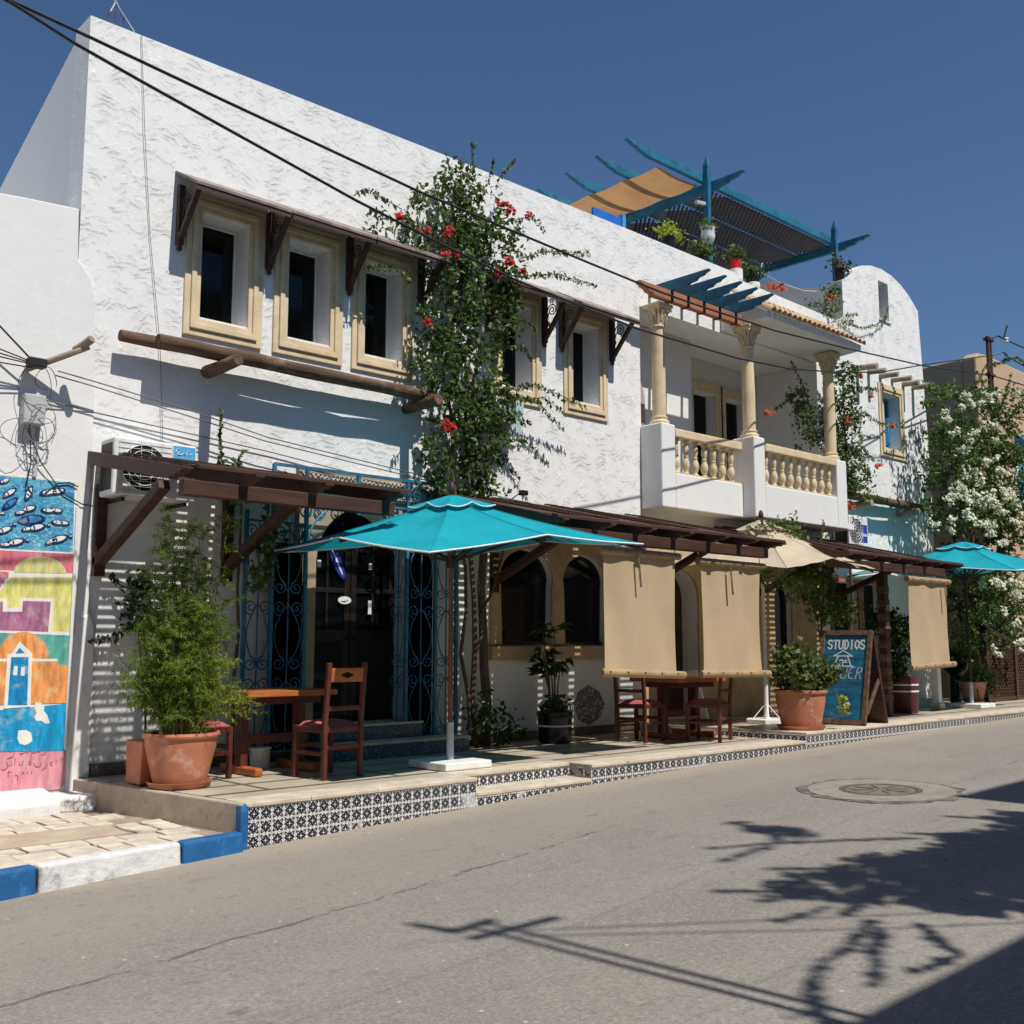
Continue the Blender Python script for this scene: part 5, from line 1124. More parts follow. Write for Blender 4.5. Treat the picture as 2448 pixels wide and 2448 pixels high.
VBT = [[(16.79, -0.35, 5.13), (17.51, -0.35, 5.02), (18.32, -0.35, 5.09)], [(16.65, -0.35, 4.69), (17.33, -0.35, 4.78)], [(16.75, -0.35, 4.53), (17.14, -0.35, 4.32)], [(16.79, -0.35, 3.71), (17.63, -0.35, 3.67)], [(16.71, -0.35, 5.55), (17.41, -0.35, 5.64)], [(16.12, -0.35, 5.85), (16.41, -0.35, 5.94), (16.74, -0.35, 5.86)], [(14.95, -0.15, 5.75), (15.26, -0.15, 5.41), (15.45, -0.15, 5.14), (15.59, -0.15, 4.7)], [(15.25, -0.15, 5.32), (14.71, -0.15, 5.0), (14.32, -0.15, 4.79)], [(15.07, -0.15, 4.97), (15.13, -0.15, 4.68)]]
VBF = [(16.1, -0.5, 4.82, 0.13, 0.08), (16.55, -0.5, 5.69, 0.06, 0.04), (16.9, -0.5, 5.42, 0.07, 0.03), (17.57, -0.5, 4.96, 0.12, 0.04), (16.99, -0.5, 4.23, 0.15, 0.07), (16.07, -0.5, 3.41, 0.12, 0.04), (15.93, -0.5, 4.85, 0.07, 0.04), (14.18, -0.2, 4.76, 0.13, 0.07)]
VC = [(19.23, -0.8, 5.69, 0.8, 0.23), (20.42, -0.8, 5.88, 0.87, 0.22), (21.75, -0.8, 5.98, 0.83, 0.25), (18.92, -0.8, 4.93, 0.59, 0.37), (20.08, -0.8, 5.08, 0.95, 0.43), (21.59, -0.8, 5.17, 1.05, 0.45), (18.85, -0.8, 4.21, 0.49, 0.41), (19.99, -0.8, 4.33, 1.09, 0.42), (21.75, -0.8, 4.41, 1.05, 0.52), (19.21, -0.8, 3.53, 0.79, 0.41), (20.63, -0.8, 3.65, 1.19, 0.43), (21.89, -0.8, 3.53, 0.83, 0.45), (20.21, -0.8, 2.44, 1.6, 0.31), (21.49, -0.8, 1.82, 1.5, 0.65), (20.07, -0.8, 1.36, 0.87, 0.42)]
VCF = [(18.11, -1.25, 5.09, 0.15, 0.06), (18.99, -1.25, 5.52, 0.23, 0.07), (18.79, -1.25, 5.41, 0.14, 0.04), (18.28, -1.25, 3.9, 0.44, 0.16), (18.78, -1.25, 3.79, 0.41, 0.16), (17.99, -1.25, 3.62, 0.25, 0.12), (19.45, -1.25, 4.06, 0.43, 0.12), (19.84, -1.25, 3.81, 0.44, 0.14), (20.4, -1.25, 4.01, 0.41, 0.15), (20.04, -1.25, 3.52, 0.39, 0.12), (17.99, -1.25, 3.18, 0.21, 0.08), (18.85, -1.25, 3.26, 0.36, 0.12), (20.39, -1.25, 4.36, 0.35, 0.11), (20.81, -1.25, 3.73, 0.31, 0.13), (19.31, -1.25, 3.7, 0.28, 0.1), (17.45, -1.25, 3.12, 0.16, 0.09), (20.68, -1.25, 3.91, 0.31, 0.13), (19.22, -1.3, 2.27, 0.38, 0.08), (19.72, -1.3, 2.21, 0.4, 0.1), (20.39, -1.3, 2.23, 0.42, 0.11), (20.65, -1.3, 2.1, 0.28, 0.09), (18.3, -1.3, 3.74, 0.67, 0.16), (19.21, -1.3, 3.66, 0.78, 0.17), (20.21, -1.3, 3.86, 0.7, 0.17), (18.13, -1.3, 3.22, 0.21, 0.08), (20.68, -1.3, 3.36, 0.43, 0.15), (19.22, -1.3, 3.27, 0.32, 0.11), (19.97, -1.3, 3.05, 0.47, 0.17)]
TR = [(13.35, -1.3, 1.99, 0.61, 0.26), (12.74, -1.3, 2.7, 0.58, 0.11), (13.93, -1.3, 1.64, 0.46, 0.17), (13.18, -1.3, 2.41, 0.48, 0.17), (13.6, -1.3, 2.24, 0.41, 0.17), (12.41, -1.3, 2.04, 0.22, 0.08), (14.13, -1.3, 1.54, 0.25, 0.11)]
# ------------------------------------------------------------------ foliage builder
nprng = np.random.default_rng(5)
def leaf_mesh(C, L, wr=.6, bias=(0,-.6,.6), spread=1., dirs=None, fold=.18, rng_=None, droop=0):
    r = rng_ or nprng; C = np.asarray(C, float); N = len(C)
    n = r.normal(size=(N,3))*spread+np.array(bias); n /= np.linalg.norm(n, axis=1)[:,None]+1e-9
    d = r.normal(size=(N,3)) if dirs is None else np.asarray(dirs, float)+r.normal(size=(N,3))*.25
    d[:,2] -= droop
    d -= n*(d*n).sum(1)[:,None]; d /= np.linalg.norm(d, axis=1)[:,None]+1e-9
    s = np.cross(n, d); l = (L*(.5+.95*r.random(N)))[:,None]
    base = C-d*l*.5; tip = C+d*l*.5-n*l*.12; mid = C-d*l*.05
    a = mid+s*l*wr*.5+n*l*fold; b = mid-s*l*wr*.5+n*l*fold
    V = np.stack([base,a,tip,b], 1).reshape(-1,3); i = np.arange(N)*4
    F = np.concatenate([np.stack([i,i+1,i+2],1), np.stack([i,i+2,i+3],1)])
    return V, F
def fmesh(name, V, F, mat, parent, off=None, label=None):
    me = bpy.data.meshes.new(name); off = LOC.get(parent.name, Vector((0,0,0))) if parent is not None else Vector((0,0,0))
    V = V-np.array(off); me.vertices.add(len(V)); me.vertices.foreach_set('co', V.astype(np.float32).ravel())
    nf = len(F); me.loops.add(nf*3); me.loops.foreach_set('vertex_index', F.astype(np.int32).ravel()); me.polygons.add(nf)
    me.polygons.foreach_set('loop_start', np.arange(0, nf*3, 3, dtype=np.int32)); me.update(calc_edges=True); me.validate()
    me.materials.append(mat); o = bpy.data.objects.new(name, me); COL.objects.link(o)
    if parent is not None: o.parent = parent; LOC[o.name] = off
    if label: o['label'] = label
    return o
def clump_pts(cl, n, ry=.25, shell=.55, jit=.055):
    """cl: (x,y,z,rx,rz); points gathered in small sub-clusters towards the outside, leaving gaps"""
    x, y, z, rx, rz = cl; m = max(3, n//14); u = nprng.normal(size=(m,3)); u /= np.linalg.norm(u, axis=1)[:,None]
    rad = (shell+(1-shell)*nprng.random(m))[:,None]*(.9+.35*nprng.random((m,1))); cen = u*rad*np.array([rx, ry, rz])
    k_ = nprng.integers(0, m, n); P = cen[k_]+nprng.normal(size=(n,3))*jit; return P+np.array([x,y,z])
def spray(poly, n, amp=.03):
    P = np.array(poly, float); seg = np.linalg.norm(np.diff(P, axis=0), axis=1); cum = np.r_[0, np.cumsum(seg)]
    t = np.linspace(.02, cum[-1], n); pts = np.stack([np.interp(t, cum, P[:,i]) for i in range(3)], 1); pts += nprng.normal(size=pts.shape)*amp*.3; alt = (np.arange(n) % 2*2-1)[:,None]
    pts[:,2] += (alt[:,0]*amp*.6-.01); return pts
def climber(name, label, clumps, twigs, flowers, loc, stems, leafm=LEAF, flm=REDF, dens=330, size=.062, ry=.22, extra=None, group=None, fdens=1., fsize=.04):
    t = thing(name, label, 'climbing plant' if 'climb' in label else 'shrub', loc, group=group)
    P = [clump_pts(c, int(dens*max(.4, c[3]*c[4]/.08)), ry) for c in clumps]
    V, F = leaf_mesh(np.concatenate(P), size); fmesh('foliage', V, F, leafm, t)
    if twigs:
        b = MB(); pts = []
        for tw in twigs:
            b.tube(tw, [.006]*(len(tw)-1)+[.002], 4); L_ = sum((Vector(a)-Vector(c)).length for a, c in zip(tw[:-1], tw[1:])); pts.append(spray(tw, int(L_*48)+4))
        b.build('twigs', BARK, t, kind='stuff'); V, F = leaf_mesh(np.concatenate(pts), size*.85, dirs=np.tile((.1,-.2,-.9), (sum(len(p) for p in pts),1))); fmesh('twig_leaves', V, F, leafm, t)['kind'] = 'stuff'
    if flowers:
        P = [clump_pts((c[0],c[1],c[2],c[3],c[4]), int(fdens*(26+3600*c[3]*c[4])), max(.03, c[4]*.8), .1, fsize*.5) for c in flowers]
        V, F = leaf_mesh(np.concatenate(P), fsize, .9, (-.2,-1.1,.8), .55, fold=.2); fmesh('flowers', V, F, flm, t)['kind'] = 'stuff'
    if stems:
        for s_ in stems: MB().tube(s_[0], s_[1], 7).build('stem', BARK, t, smooth=True)
    return t
def wig(p, q, n, a, r0, r1, seed):
    r = random.Random(seed); P, Q = Vector(p), Vector(q); pts = [P.lerp(Q, i/(n-1))+Vector((r.uniform(-a,a), r.uniform(-a,a)*.6, 0))*(0 if i == 0 else 1) for i in range(n)]
    return pts, [r0+(r1-r0)*i/(n-1) for i in range(n)]
VAX = [[(8.2,-.4,4.9),(8.6,-.5,5.0),(8.85,-.5,4.9)],[(7.5,-.4,5.9),(7.2,-.5,6.15),(7.0,-.5,6.1)],[(8.4,-.4,6.2),(8.75,-.5,6.35),(8.95,-.5,6.2)],[(8.1,-.4,3.5),(8.6,-.5,3.55),(9.0,-.5,3.3)],[(7.5,-.4,4.2),(7.2,-.5,4.1),(7.05,-.5,3.9)],[(7.6,-.4,6.4),(7.4,-.45,6.75)],[(8.1,-.4,6.6),(8.2,-.4,6.95)],[(7.5,-.4,3.2),(7.35,-.45,2.8)],[(8.3,-.4,4.1),(8.8,-.5,4.05),(9.2,-.55,3.75)]]
stA = [wig((8.25,-.22,0),(8.15,-.2,3.6),9,.05,.06,.035,1), wig((8.08,-.25,0),(7.9,-.22,4.4),9,.07,.035,.02,2), wig((8.15,-.2,3.4),(7.65,-.2,6.3),8,.10,.035,.012,3), wig((7.95,-.3,.1),(7.72,-.25,3.4),8,.09,.025,.015,4), wig((7.72,-.25,3.3),(7.55,-.2,5.2),7,.08,.02,.01,5), wig((8.0,-.3,1.0),(8.55,-.28,2.3),6,.08,.02,.012,6)]
climber('bougainvillea', 'tall dark green climbing bougainvillea with crimson flowers in mid facade', [(c[0],c[1],c[2],c[3]*.78,c[4]*.85) for c in VA]+[(7.45,-.3,3.2,.14,.34),(8.05,-.3,3.15,.20,.36),(8.3,-.35,2.75,.12,.2),(7.9,-.3,3.6,.25,.2)], VAT+VAX, VAF, (8.2,-.25,0), stA, dens=230, size=.074)
climber('bougainvillea', 'climbing bougainvillea with coral flowers at the right end of the balcony', VB+[(15.12,-.15,5.15,.10,.22),(15.35,-.12,4.85,.16,.30),(15.52,-.12,4.45,.12,.32),(15.9,-.3,4.9,.12,.6)], VBT, VBF, (16.3,-.3,.1), [wig((16.4,-.2,.1),(16.35,-.3,5.6),10,.05,.03,.012,8)], flm=ORF, dens=430, size=.07, ry=.2)
_q = random.Random(8); VCF2 = [(c[0]+_q.uniform(-.1,.1),c[1],c[2]+_q.uniform(-.1,.1),c[3]*.62,c[4]*.62) for c in VCF]
for c in VC:
    for _ in range(3 if c[2] > 5 else 6): VCF2.append((c[0]+_q.uniform(-1,1)*c[3], c[1]-.42+_q.uniform(-.1,.1), c[2]+_q.uniform(-1,.8)*c[4], _q.uniform(.05,.13), _q.uniform(.04,.10)))
tC = climber('bougainvillea', 'big green shrub covered in white blossom at the right edge', VC, [[(20.0,-.7,5.6),(21.0,-.75,6.6),(22.4,-.8,7.05),(23.3,-.8,7.0)],[(19.8,-.8,5.8),(20.4,-.8,6.2),(20.9,-.9,6.3)],[(21.6,-.8,6.0),(21.9,-.9,6.6)],[(22.4,-.8,6.0),(22.8,-.9,6.5)],[(20.6,-1.2,5.0),(21.4,-1.3,4.9)],[(20.9,-1.3,4.4),(21.5,-1.4,4.35)]], VCF2, (21.5,-.6,.05), [wig((20.6,-.5,.05),(20.4,-.6,4.8),8,.1,.06,.02,9), wig((21.6,-.5,.05),(21.9,-.6,5.4),8,.12,.05,.02,10)], leafm=leaf_mat('white_bougainvillea_leaf',(.025,.06,.015),(.11,.18,.05)), flm=WHF, dens=190, size=.085, ry=.45, fdens=.55, fsize=.062)
nprng = np.random.default_rng(9)
# lower foliage of the white shrub, its shade put into a darker leaf
climber('undergrowth', 'shrub foliage below the white blossom, coloured dark for its shade', [(21.4,-.3,1.6,1.2,.9),(22.6,-.3,1.5,1.0,.9),(20.9,-.1,2.6,.9,.8),(22.2,-.2,2.8,1.1,.8)], [], [], (21.6,-.3,.05), [], leafm=DLEAF, dens=70, size=.09, ry=.4)
# rooftop edge climber by the tower
climber('bougainvillea', 'small climbing spray with white and red flowers on the roof edge by the dome', [(16.4,.1,6.95,.45,.18),(16.75,.15,7.25,.3,.3)], [[(16.7,-.05,6.85),(17.4,-.1,6.8),(18.0,-.1,7.0),(18.35,-.1,7.25)],[(16.9,-.05,6.95),(17.3,-.1,7.05)],[(18.3,-.06,7.1),(18.5,-.08,7.5)]], [(15.2,.2,7.12,.35,.12),(16.5,.0,7.2,.08,.06)], (16.5,.2,6.8), [], dens=200, size=.06, ry=.12, flm=ORF)
climber('white_climber', 'spray of white blossom over the tiled canopy edge', [(16.75,-.08,6.75,.3,.12)], [], [(16.75,-.1,6.78,.25,.10)], (16.7,-.05,6.6), [], dens=90, size=.05, ry=.08, flm=WHF)
# leafy bits on the left pergola
climber('pergola_climber', 'thin climbing sprig above and below the left pergola', [(4.55,-1.05,2.55,.06,.12),(5.13,-.7,2.25,.10,.34),(5.1,-.65,1.9,.08,.25)], [[(4.5,-.9,2.55),(4.52,-.85,2.95),(4.50,-.85,3.25)],[(4.62,-.9,2.6),(4.70,-.9,2.85)],[(5.1,-.7,2.6),(5.12,-.65,1.7)]], [], (5.05,-.2,0), [wig((5.10,-.15,0),(5.12,-.2,2.5),7,.04,.02,.012,14)], leafm=LEAF, dens=240, size=.08, ry=.08)
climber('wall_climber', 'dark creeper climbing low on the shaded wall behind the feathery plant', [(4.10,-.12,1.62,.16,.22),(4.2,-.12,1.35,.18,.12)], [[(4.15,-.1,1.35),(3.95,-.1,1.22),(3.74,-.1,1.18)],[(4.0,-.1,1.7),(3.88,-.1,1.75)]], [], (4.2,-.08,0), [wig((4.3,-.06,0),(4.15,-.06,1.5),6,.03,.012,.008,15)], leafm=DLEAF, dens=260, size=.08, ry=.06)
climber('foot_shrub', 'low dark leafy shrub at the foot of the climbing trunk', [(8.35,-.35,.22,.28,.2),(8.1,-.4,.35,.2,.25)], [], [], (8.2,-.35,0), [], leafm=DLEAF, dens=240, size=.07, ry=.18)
# leafy sapling beside the sign
nprng = np.random.default_rng(12)
sap = climber('sapling', 'slender leafy shrub tree growing between the pot and the A-frame sign', TR, [[(13.4,-1.3,2.0),(13.0,-1.3,2.5),(12.4,-1.3,2.8)],[(13.7,-1.3,2.4),(14.0,-1.2,2.95)],[(13.2,-1.3,2.6),(13.1,-1.3,3.0)],[(13.9,-1.3,1.9),(14.4,-1.3,1.6)]], [], (13.85,-1.2,UPZ), [wig((13.75,-1.2,UPZ),(13.95,-1.2,2.3),7,.03,.022,.012,16), wig((13.8,-1.2,1.2),(13.4,-1.25,2.2),5,.03,.012,.006,17), wig((13.9,-1.2,1.4),(14.2,-1.2,1.9),5,.03,.012,.006,18)], leafm=LEAF2, dens=380, size=.066, ry=.22)

# ------------------------------------------------------------------ pots
def pot(t, x, y, z, rb, rt, h, mat, saucer=True, n=32):
    MB().lathe([(rb,0),(rb*1.01,.01),(rb+(rt-rb)*.75,h*.72),(rt*.93,h*.82),(rt*.94,h*.9),(rt*.97,h*.905),(rt*1.0,h*.915),(rt*1.02,h*.95),(rt*1.0,h),(rt*.93,h),(rt*.90,h*.9)], (x,y,z+.02), n).build('pot', mat, t, smooth=True)
    MB().lathe([(.001,h*.88),(rt*.9,h*.88)], (x,y,z+.02), n).build('soil', SOIL, t)
    if saucer: MB().lathe([(rb*1.0,0),(rb*1.15,.005),(rb*1.25,.04),(rb*1.28,.05),(rb*1.22,.05),(rb*1.12,.02),(.01,.02)], (x,y,z+.001), n).build('saucer', mat, t, smooth=True)
p1 = thing('potted_plant', 'feathery light green plant in a large terracotta pot at the terrace corner', 'potted plant', (4.10,-1.15,0), group='potted plants on the terrace')
pot(p1, 4.10, -1.15, 0, .205, .305, .42, TERRA)
r5 = np.random.default_rng(21)
b = MB(); NV = []; ND = []; YV = []; YD = []
def frond(base, tip, bend, n_need, ln, yellowish=False):
    base, tip = np.array(base), np.array(tip); t = np.linspace(0,1,n_need)[:,None]; pts = base*(1-t)+tip*t; pts[:,2] += bend*np.sin(np.pi*t[:,0]); dd = np.gradient(pts, axis=0); dd /= np.linalg.norm(dd, axis=1)[:,None]
    rr = r5.normal(size=pts.shape); rr /= np.linalg.norm(rr, axis=1)[:,None]; dirs = dd*.75+rr*.75
    (YV if yellowish else NV).append(pts+dirs*ln*.4); (YD if yellowish else ND).append(dirs)
    return pts
for i in range(38):
    a = r5.uniform(0, 2*np.pi); rr = r5.uniform(.02,.22); bx, by = 4.10+rr*np.cos(a)*.7, -1.15+rr*np.sin(a)*.7; H = r5.uniform(.8,1.75) if i > 6 else r5.uniform(1.8,2.35)
    lean = r5.uniform(.08,.34)*(1.0 if H < 1.5 else .55); tx, ty = bx+lean*np.cos(a)*1.2, by+lean*np.sin(a)*.9; z0 = .40
    stem = [(bx+(tx-bx)*t**1.6, by+(ty-by)*t**1.6, z0+(H-z0)*t) for t in np.linspace(0,1,7)]; b.tube(stem, [.007,.0065,.006,.005,.004,.003,.0015], 5)
    nb_f = int(9+H*5)
    for j in range(nb_f):
        t = r5.uniform(.22,1.); s_ = np.array([np.interp(t, np.linspace(0,1,7), [q[k_] for q in stem]) for k_ in range(3)]); aa = r5.uniform(0,2*np.pi); ln = r5.uniform(.12,.30)*(1.25-.5*t)
        tip = s_+np.array([np.cos(aa)*ln, np.sin(aa)*ln, r5.uniform(-.06,.16)])
        yellowish = (s_[2] < 1.35 and s_[2] > .65 and s_[0]+.35*s_[1] > 3.72 and r5.random() < .62)  # yellow-green leaves only at mid height on the right half
        frond(s_, tip, r5.uniform(.0,.05), 26, .05, yellowish)
        for q in range(4):
            u = r5.uniform(.3,.9); s2 = s_*(1-u)+tip*u; tip2 = s2+r5.normal(size=3)*np.array([.07,.07,.05])+np.array([0,0,-.01]); frond(s2, tip2, 0, 14, .04, yellowish)
for k_ in range(26):      # low bright sprays leaning over the rim to the right
    s_ = np.array([4.2,-1.2,.55])+r5.normal(size=3)*.05; tip = np.array([4.62+r5.uniform(-.15,.12),-1.3+r5.uniform(-.2,.2),.60+r5.uniform(-.10,.16)]); frond(s_, tip, .06, 40, .05, k_ % 2 == 0)
b.build('stems', STEMG, p1)
V, F = leaf_mesh(np.concatenate(NV), .045, .13, dirs=np.concatenate(ND), rng_=r5, fold=.02); fmesh('foliage', V, F, FEATH, p1)
V, F = leaf_mesh(np.concatenate(YV), .045, .14, dirs=np.concatenate(YD), rng_=r5, fold=.02); fmesh('yellow_green_foliage', V, F, YELL, p1)
pl = thing('planter', 'narrow reddish wooden planter behind the big terracotta pot', 'planter', (3.93,-.75,0)); MB().prism([(-.93,.01),(-.66,.01),(-.63,.36),(-.96,.36)], FY, 3.86, 3.99).build('box', TERRA, pl, bevel=.012); MB().box(3.87,3.98,-.92,-.66,.30,.345).build('soil', SOIL, pl)

nprng = np.random.default_rng(30)
p2 = thing('potted_plant', 'small palm in a black glazed pot with a white band by the arched windows', 'potted plant', (9.12,-.47,0), group='potted plants on the terrace')
MB().lathe([(.17,0),(.195,.02),(.205,.30),(.215,.31),(.215,.36),(.20,.365),(.19,.33)], (9.12,-.47,.002), 28).build('pot', BLACKP, p2, smooth=True); MB().lathe([(.2045,.19),(.207,.192),(.207,.208),(.2045,.21)], (9.12,-.47,.002), 28).build('white_band', WPAINT, p2); MB().lathe([(.001,.33),(.19,.33)], (9.12,-.47,.0), 20).build('soil', SOIL, p2)
b = MB(); LP = []; LD = []
for i in range(9):
    a = random.uniform(0,6.28); h = random.uniform(.75,1.35); x1, y1 = 9.12+.16*math.cos(a), -.47+.12*math.sin(a); b.tube([(9.12+.05*math.cos(a),-.47+.05*math.sin(a),.33),((9.12+x1)/2,(-.47+y1)/2,(h+.33)/2),(x1,y1,h)], [.012,.010,.006], 6)
    for j in range(11):
        aa = 6.28*j/11+random.uniform(-.2,.2); d = (math.cos(aa), math.sin(aa), random.uniform(-.4,.35)); LP.append((x1+d[0]*.13, y1+d[1]*.13, h+d[2]*.13)); LD.append(d)
b.build('stems', BARK, p2); V, F = leaf_mesh(LP, .19, .085, dirs=LD, bias=(0,0,1.), spread=.5, droop=.35); fmesh('fronds', V, F, DLEAF, p2)
V, F = leaf_mesh(clump_pts((9.12,-.47,.40,.20,.07), 160, .2), .07); fmesh('ground_leaves', V, F, DLEAF, p2)

p3 = thing('potted_plant', 'leafy geranium in a big terracotta pot with saucer beside the sign', 'potted plant', (11.93,-2.02,UPZ), group='potted plants on the terrace')
pot(p3, 11.93, -2.02, UPZ, .235, .325, .47, TERRA)
C_ = [(11.93,-2.02,.80,.30,.17),(11.80,-1.98,.98,.22,.14),(12.12,-2.0,.88,.22,.14),(11.70,-2.05,.75,.16,.14),(12.2,-2.15,.74,.14,.1)]
V, F = leaf_mesh(np.concatenate([clump_pts(c, 420, .26, .3) for c in C_]), .072, .95, bias=(0,-.4,.8)); fmesh('foliage', V, F, GERA, p3)
b = MB(); q = random.Random(4)
for i in range(16): a = q.uniform(0,6.28); r_ = q.uniform(.1,.3); b.tube([(11.93+.1*math.cos(a),-2.02+.1*math.sin(a),.5),(11.93+r_*math.cos(a),-2.02+r_*math.sin(a),q.uniform(.7,1.0))], [.01,.006], 5)
b.tube([(12.1,-2.25,.68),(12.2,-2.34,.64),(12.24,-2.36,.5),(12.27,-2.37,.36)], .006, 5); b.build('stems', STEMG, p3)
V, F = leaf_mesh(clump_pts((12.28,-2.38,.40,.07,.06), 40, .04), .06, .95); fmesh('trailing_leaves', V, F, YELL, p3)

p4 = thing('potted_plant', 'dark leafy bush in a maroon tub with two white bands behind the sign', 'potted plant', (15.95,-1.33,UPZ), group='potted plants on the terrace')
MB().lathe([(.20,0),(.21,.02),(.225,.55),(.21,.56),(.20,.52)], (15.95,-1.33,UPZ+.002), 24).build('tub', MAROON, p4, smooth=True); MB().lathe([(.001,.52),(.21,.52)], (15.95,-1.33,UPZ), 20).build('soil', SOIL, p4)
for z in (.32,.42): MB().lathe([(.2155+z*.012,z),(.222+z*.012,z+.002),(.222+z*.012,z+.024),(.2165+z*.012,z+.026)], (15.95,-1.33,UPZ), 24).build('white_band', WPAINT, p4)
V, F = leaf_mesh(np.concatenate([clump_pts(c, 500, .24, .3) for c in ((15.4,-1.33,1.45,.28,.24),(15.7,-1.33,1.1,.30,.3),(16.0,-1.3,1.35,.22,.2),(15.75,-1.3,.8,.25,.2))]), .075, .8); fmesh('foliage', V, F, DLEAF, p4); MB().tube([(15.95,-1.33,.6),(15.75,-1.32,1.1),(15.55,-1.33,1.5)], [.02,.015,.008], 6).build('stem', BARK, p4)

p5 = thing('potted_plant', 'terracotta pot with trailing plant on a curled iron stand at the far right', 'potted plant', (18.72,-1.18,UPZ), group='potted plants on the terrace')
pot(p5, 18.72, -1.18, UPZ+.03, .15, .235, .36, TERRA, False)
b = MB()
for i in range(4):
    a = math.pi/4+i*math.pi/2; ca, sa = math.cos(a), math.sin(a); b.tube([(18.72+ca*.2,-1.18+sa*.2,UPZ+.30),(18.72+ca*.26,-1.18+sa*.26,UPZ+.1),(18.72+ca*.30,-1.18+sa*.30,UPZ+.01),(18.72+ca*.36,-1.18+sa*.36,UPZ+.02),(18.72+ca*.36,-1.18+sa*.36,UPZ+.06),(18.72+ca*.33,-1.18+sa*.33,UPZ+.06)], .009, 5)
b.tube([(18.72+.2*math.cos(t),-1.18+.2*math.sin(t),UPZ+.10) for t in np.linspace(0,6.28,20)], .007, 4); b.build('iron_stand', IRON, p5)
V, F = leaf_mesh(np.concatenate([clump_pts(c, 320, .24, .3) for c in ((18.8,-1.2,.62,.3,.14),(19.15,-1.25,.5,.2,.2))]), .07, .8); fmesh('foliage', V, F, GERA, p5)
p6 = thing('potted_plant', 'spiky green agave in a dark raised bowl behind the far terracotta pot', 'potted plant', (19.0,-.75,UPZ), group='potted plants on the terrace')
MB().lathe([(.10,0),(.10,.5),(.22,.62),(.27,.78),(.25,.78),(.2,.66)], (19.0,-.75,UPZ), 20).build('bowl', BLACKP, p6, smooth=True)
LP = []; LD = []
for j in range(26): a = 6.28*j/26; e = random.uniform(.3,1.3); d = (math.cos(a)*math.cos(e), math.sin(a)*math.cos(e), math.sin(e)); LP.append((19.0+d[0]*.2,-.75+d[1]*.2,.85+d[2]*.2)); LD.append(d)
V, F = leaf_mesh(LP, .42, .12, dirs=LD); fmesh('blades', V, F, LEAF2, p6)
# ------------------------------------------------------------------ rooftop terrace
rp = thing('roof_pergola', 'blue timber pergola with lattice roof and orange shade cloth on the roof', 'pergola', (15.3,1.4,6.3))
def xbeam(y, x0, x1, z, h=.14): MB().prism([(x1-s_, z+v) for s_, v in carved(x1-x0,h,.42)], FX, y-.035, y+.035).build('long_beam', TEALW, rp, bevel=.006)
for y, x0 in ((.36,11.52),(1.05,11.62),(1.78,11.70),(2.52,11.80)): xbeam(y, x0, 17.34, 8.455)
for x in (13.38,17.24): MB().prism([(2.95-s_, 8.31+v) for s_, v in carved(3.32,.155,.50)], FY, x-.035+.075, x+.035+.075).build('cross_beam', TEALW, rp, bevel=.006)
for x, y in ((13.38,.36),(17.24,.36),(13.38,2.5),(17.24,2.5)):
    b = MB(); b.box(x-.05,x+.04,y-.045-.08,y+.045-.08,6.3,8.72); b.hexa([(x-.05,y-.125,8.72),(x+.04,y-.125,8.72),(x+.04,y-.035,8.72),(x-.05,y-.035,8.72),(x-.008,y-.083,8.9),(x-.002,y-.083,8.9),(x-.002,y-.077,8.9),(x-.008,y-.077,8.9)])
    b.build('post', TEALW, rp)
b = MB(); vs = []; nu, nv = 16, 20
for j in range(nv+1):
    for i in range(nu+1):
        u, v = i/nu, j/nv; vs.append((12.35+1.02*u, .45+2.2*v, 8.45-.03*math.sin(math.pi*u)-.03*abs(math.sin(3*math.pi*v))))
b.add(vs, [(j*(nu+1)+i, j*(nu+1)+i+1, (j+1)*(nu+1)+i+1, (j+1)*(nu+1)+i) for j in range(nv) for i in range(nu)]); b.build('shade_cloth', ORANGEC, rp, smooth='all')
LATT = M('lattice_wood', (.05,.04,.035), .8, .2, 8, .2, 40, .002)
for y0, y1 in ((.40,1.02),(1.08,1.75),(1.81,2.49)):
    b = MB(); w_ = y1-y0; x = 13.5
    while x < 17.1:
        b.bar((x,y0,8.435),(x+w_,y1,8.435),.044,.008); b.bar((x+w_,y0,8.444),(x,y1,8.444),.044,.008); x += .10
    b.build('roof_lattice', LATT, rp, kind='stuff')
b = MB()
for i in range(14): b.bar((14.9+i*.12,2.5,7.75),(14.9+i*.12,2.5,8.3),.04,.03,(0,1,0))
b.bar((14.8,2.5,7.75),(16.6,2.5,7.75),.05,.06); b.build('slat_screen', TEALW, rp)
MB().box(13.45,15.6,2.58,2.62,6.3,8.42).build('blue_screen', M('dark_blue_panel', (.012,.03,.12), .7, .25, 6, .2, 40, .003), rp)
MB().box(12.35,13.30,2.05,2.07,6.3,7.95).build('hanging_cloth', ORANGEC, rp)
MB().bar((13.1,.3,8.05),(13.45,.3,8.1),.05,.05).build('flood_light', GREYP, rp)
bp = thing('roof_panel', 'bright blue wooden lattice panel behind the parapet', 'panel', (11.2,.45,6.3))
b = MB().prism(rect(10.85,11.5,6.3,7.36), FX, .42, .46, [rect(10.90+i*.16,11.0+i*.16,6.5+j*.2,6.62+j*.2) for i in range(3) for j in range(4)]); b.build('lattice', M('cobalt_paint', (.02,.13,.50), .5, .12, 6, .1, 40, .002), bp, bevel=.006); MB().box(11.46,11.53,.40,.48,6.3,7.42).build('panel_post', LBLUE, bp)
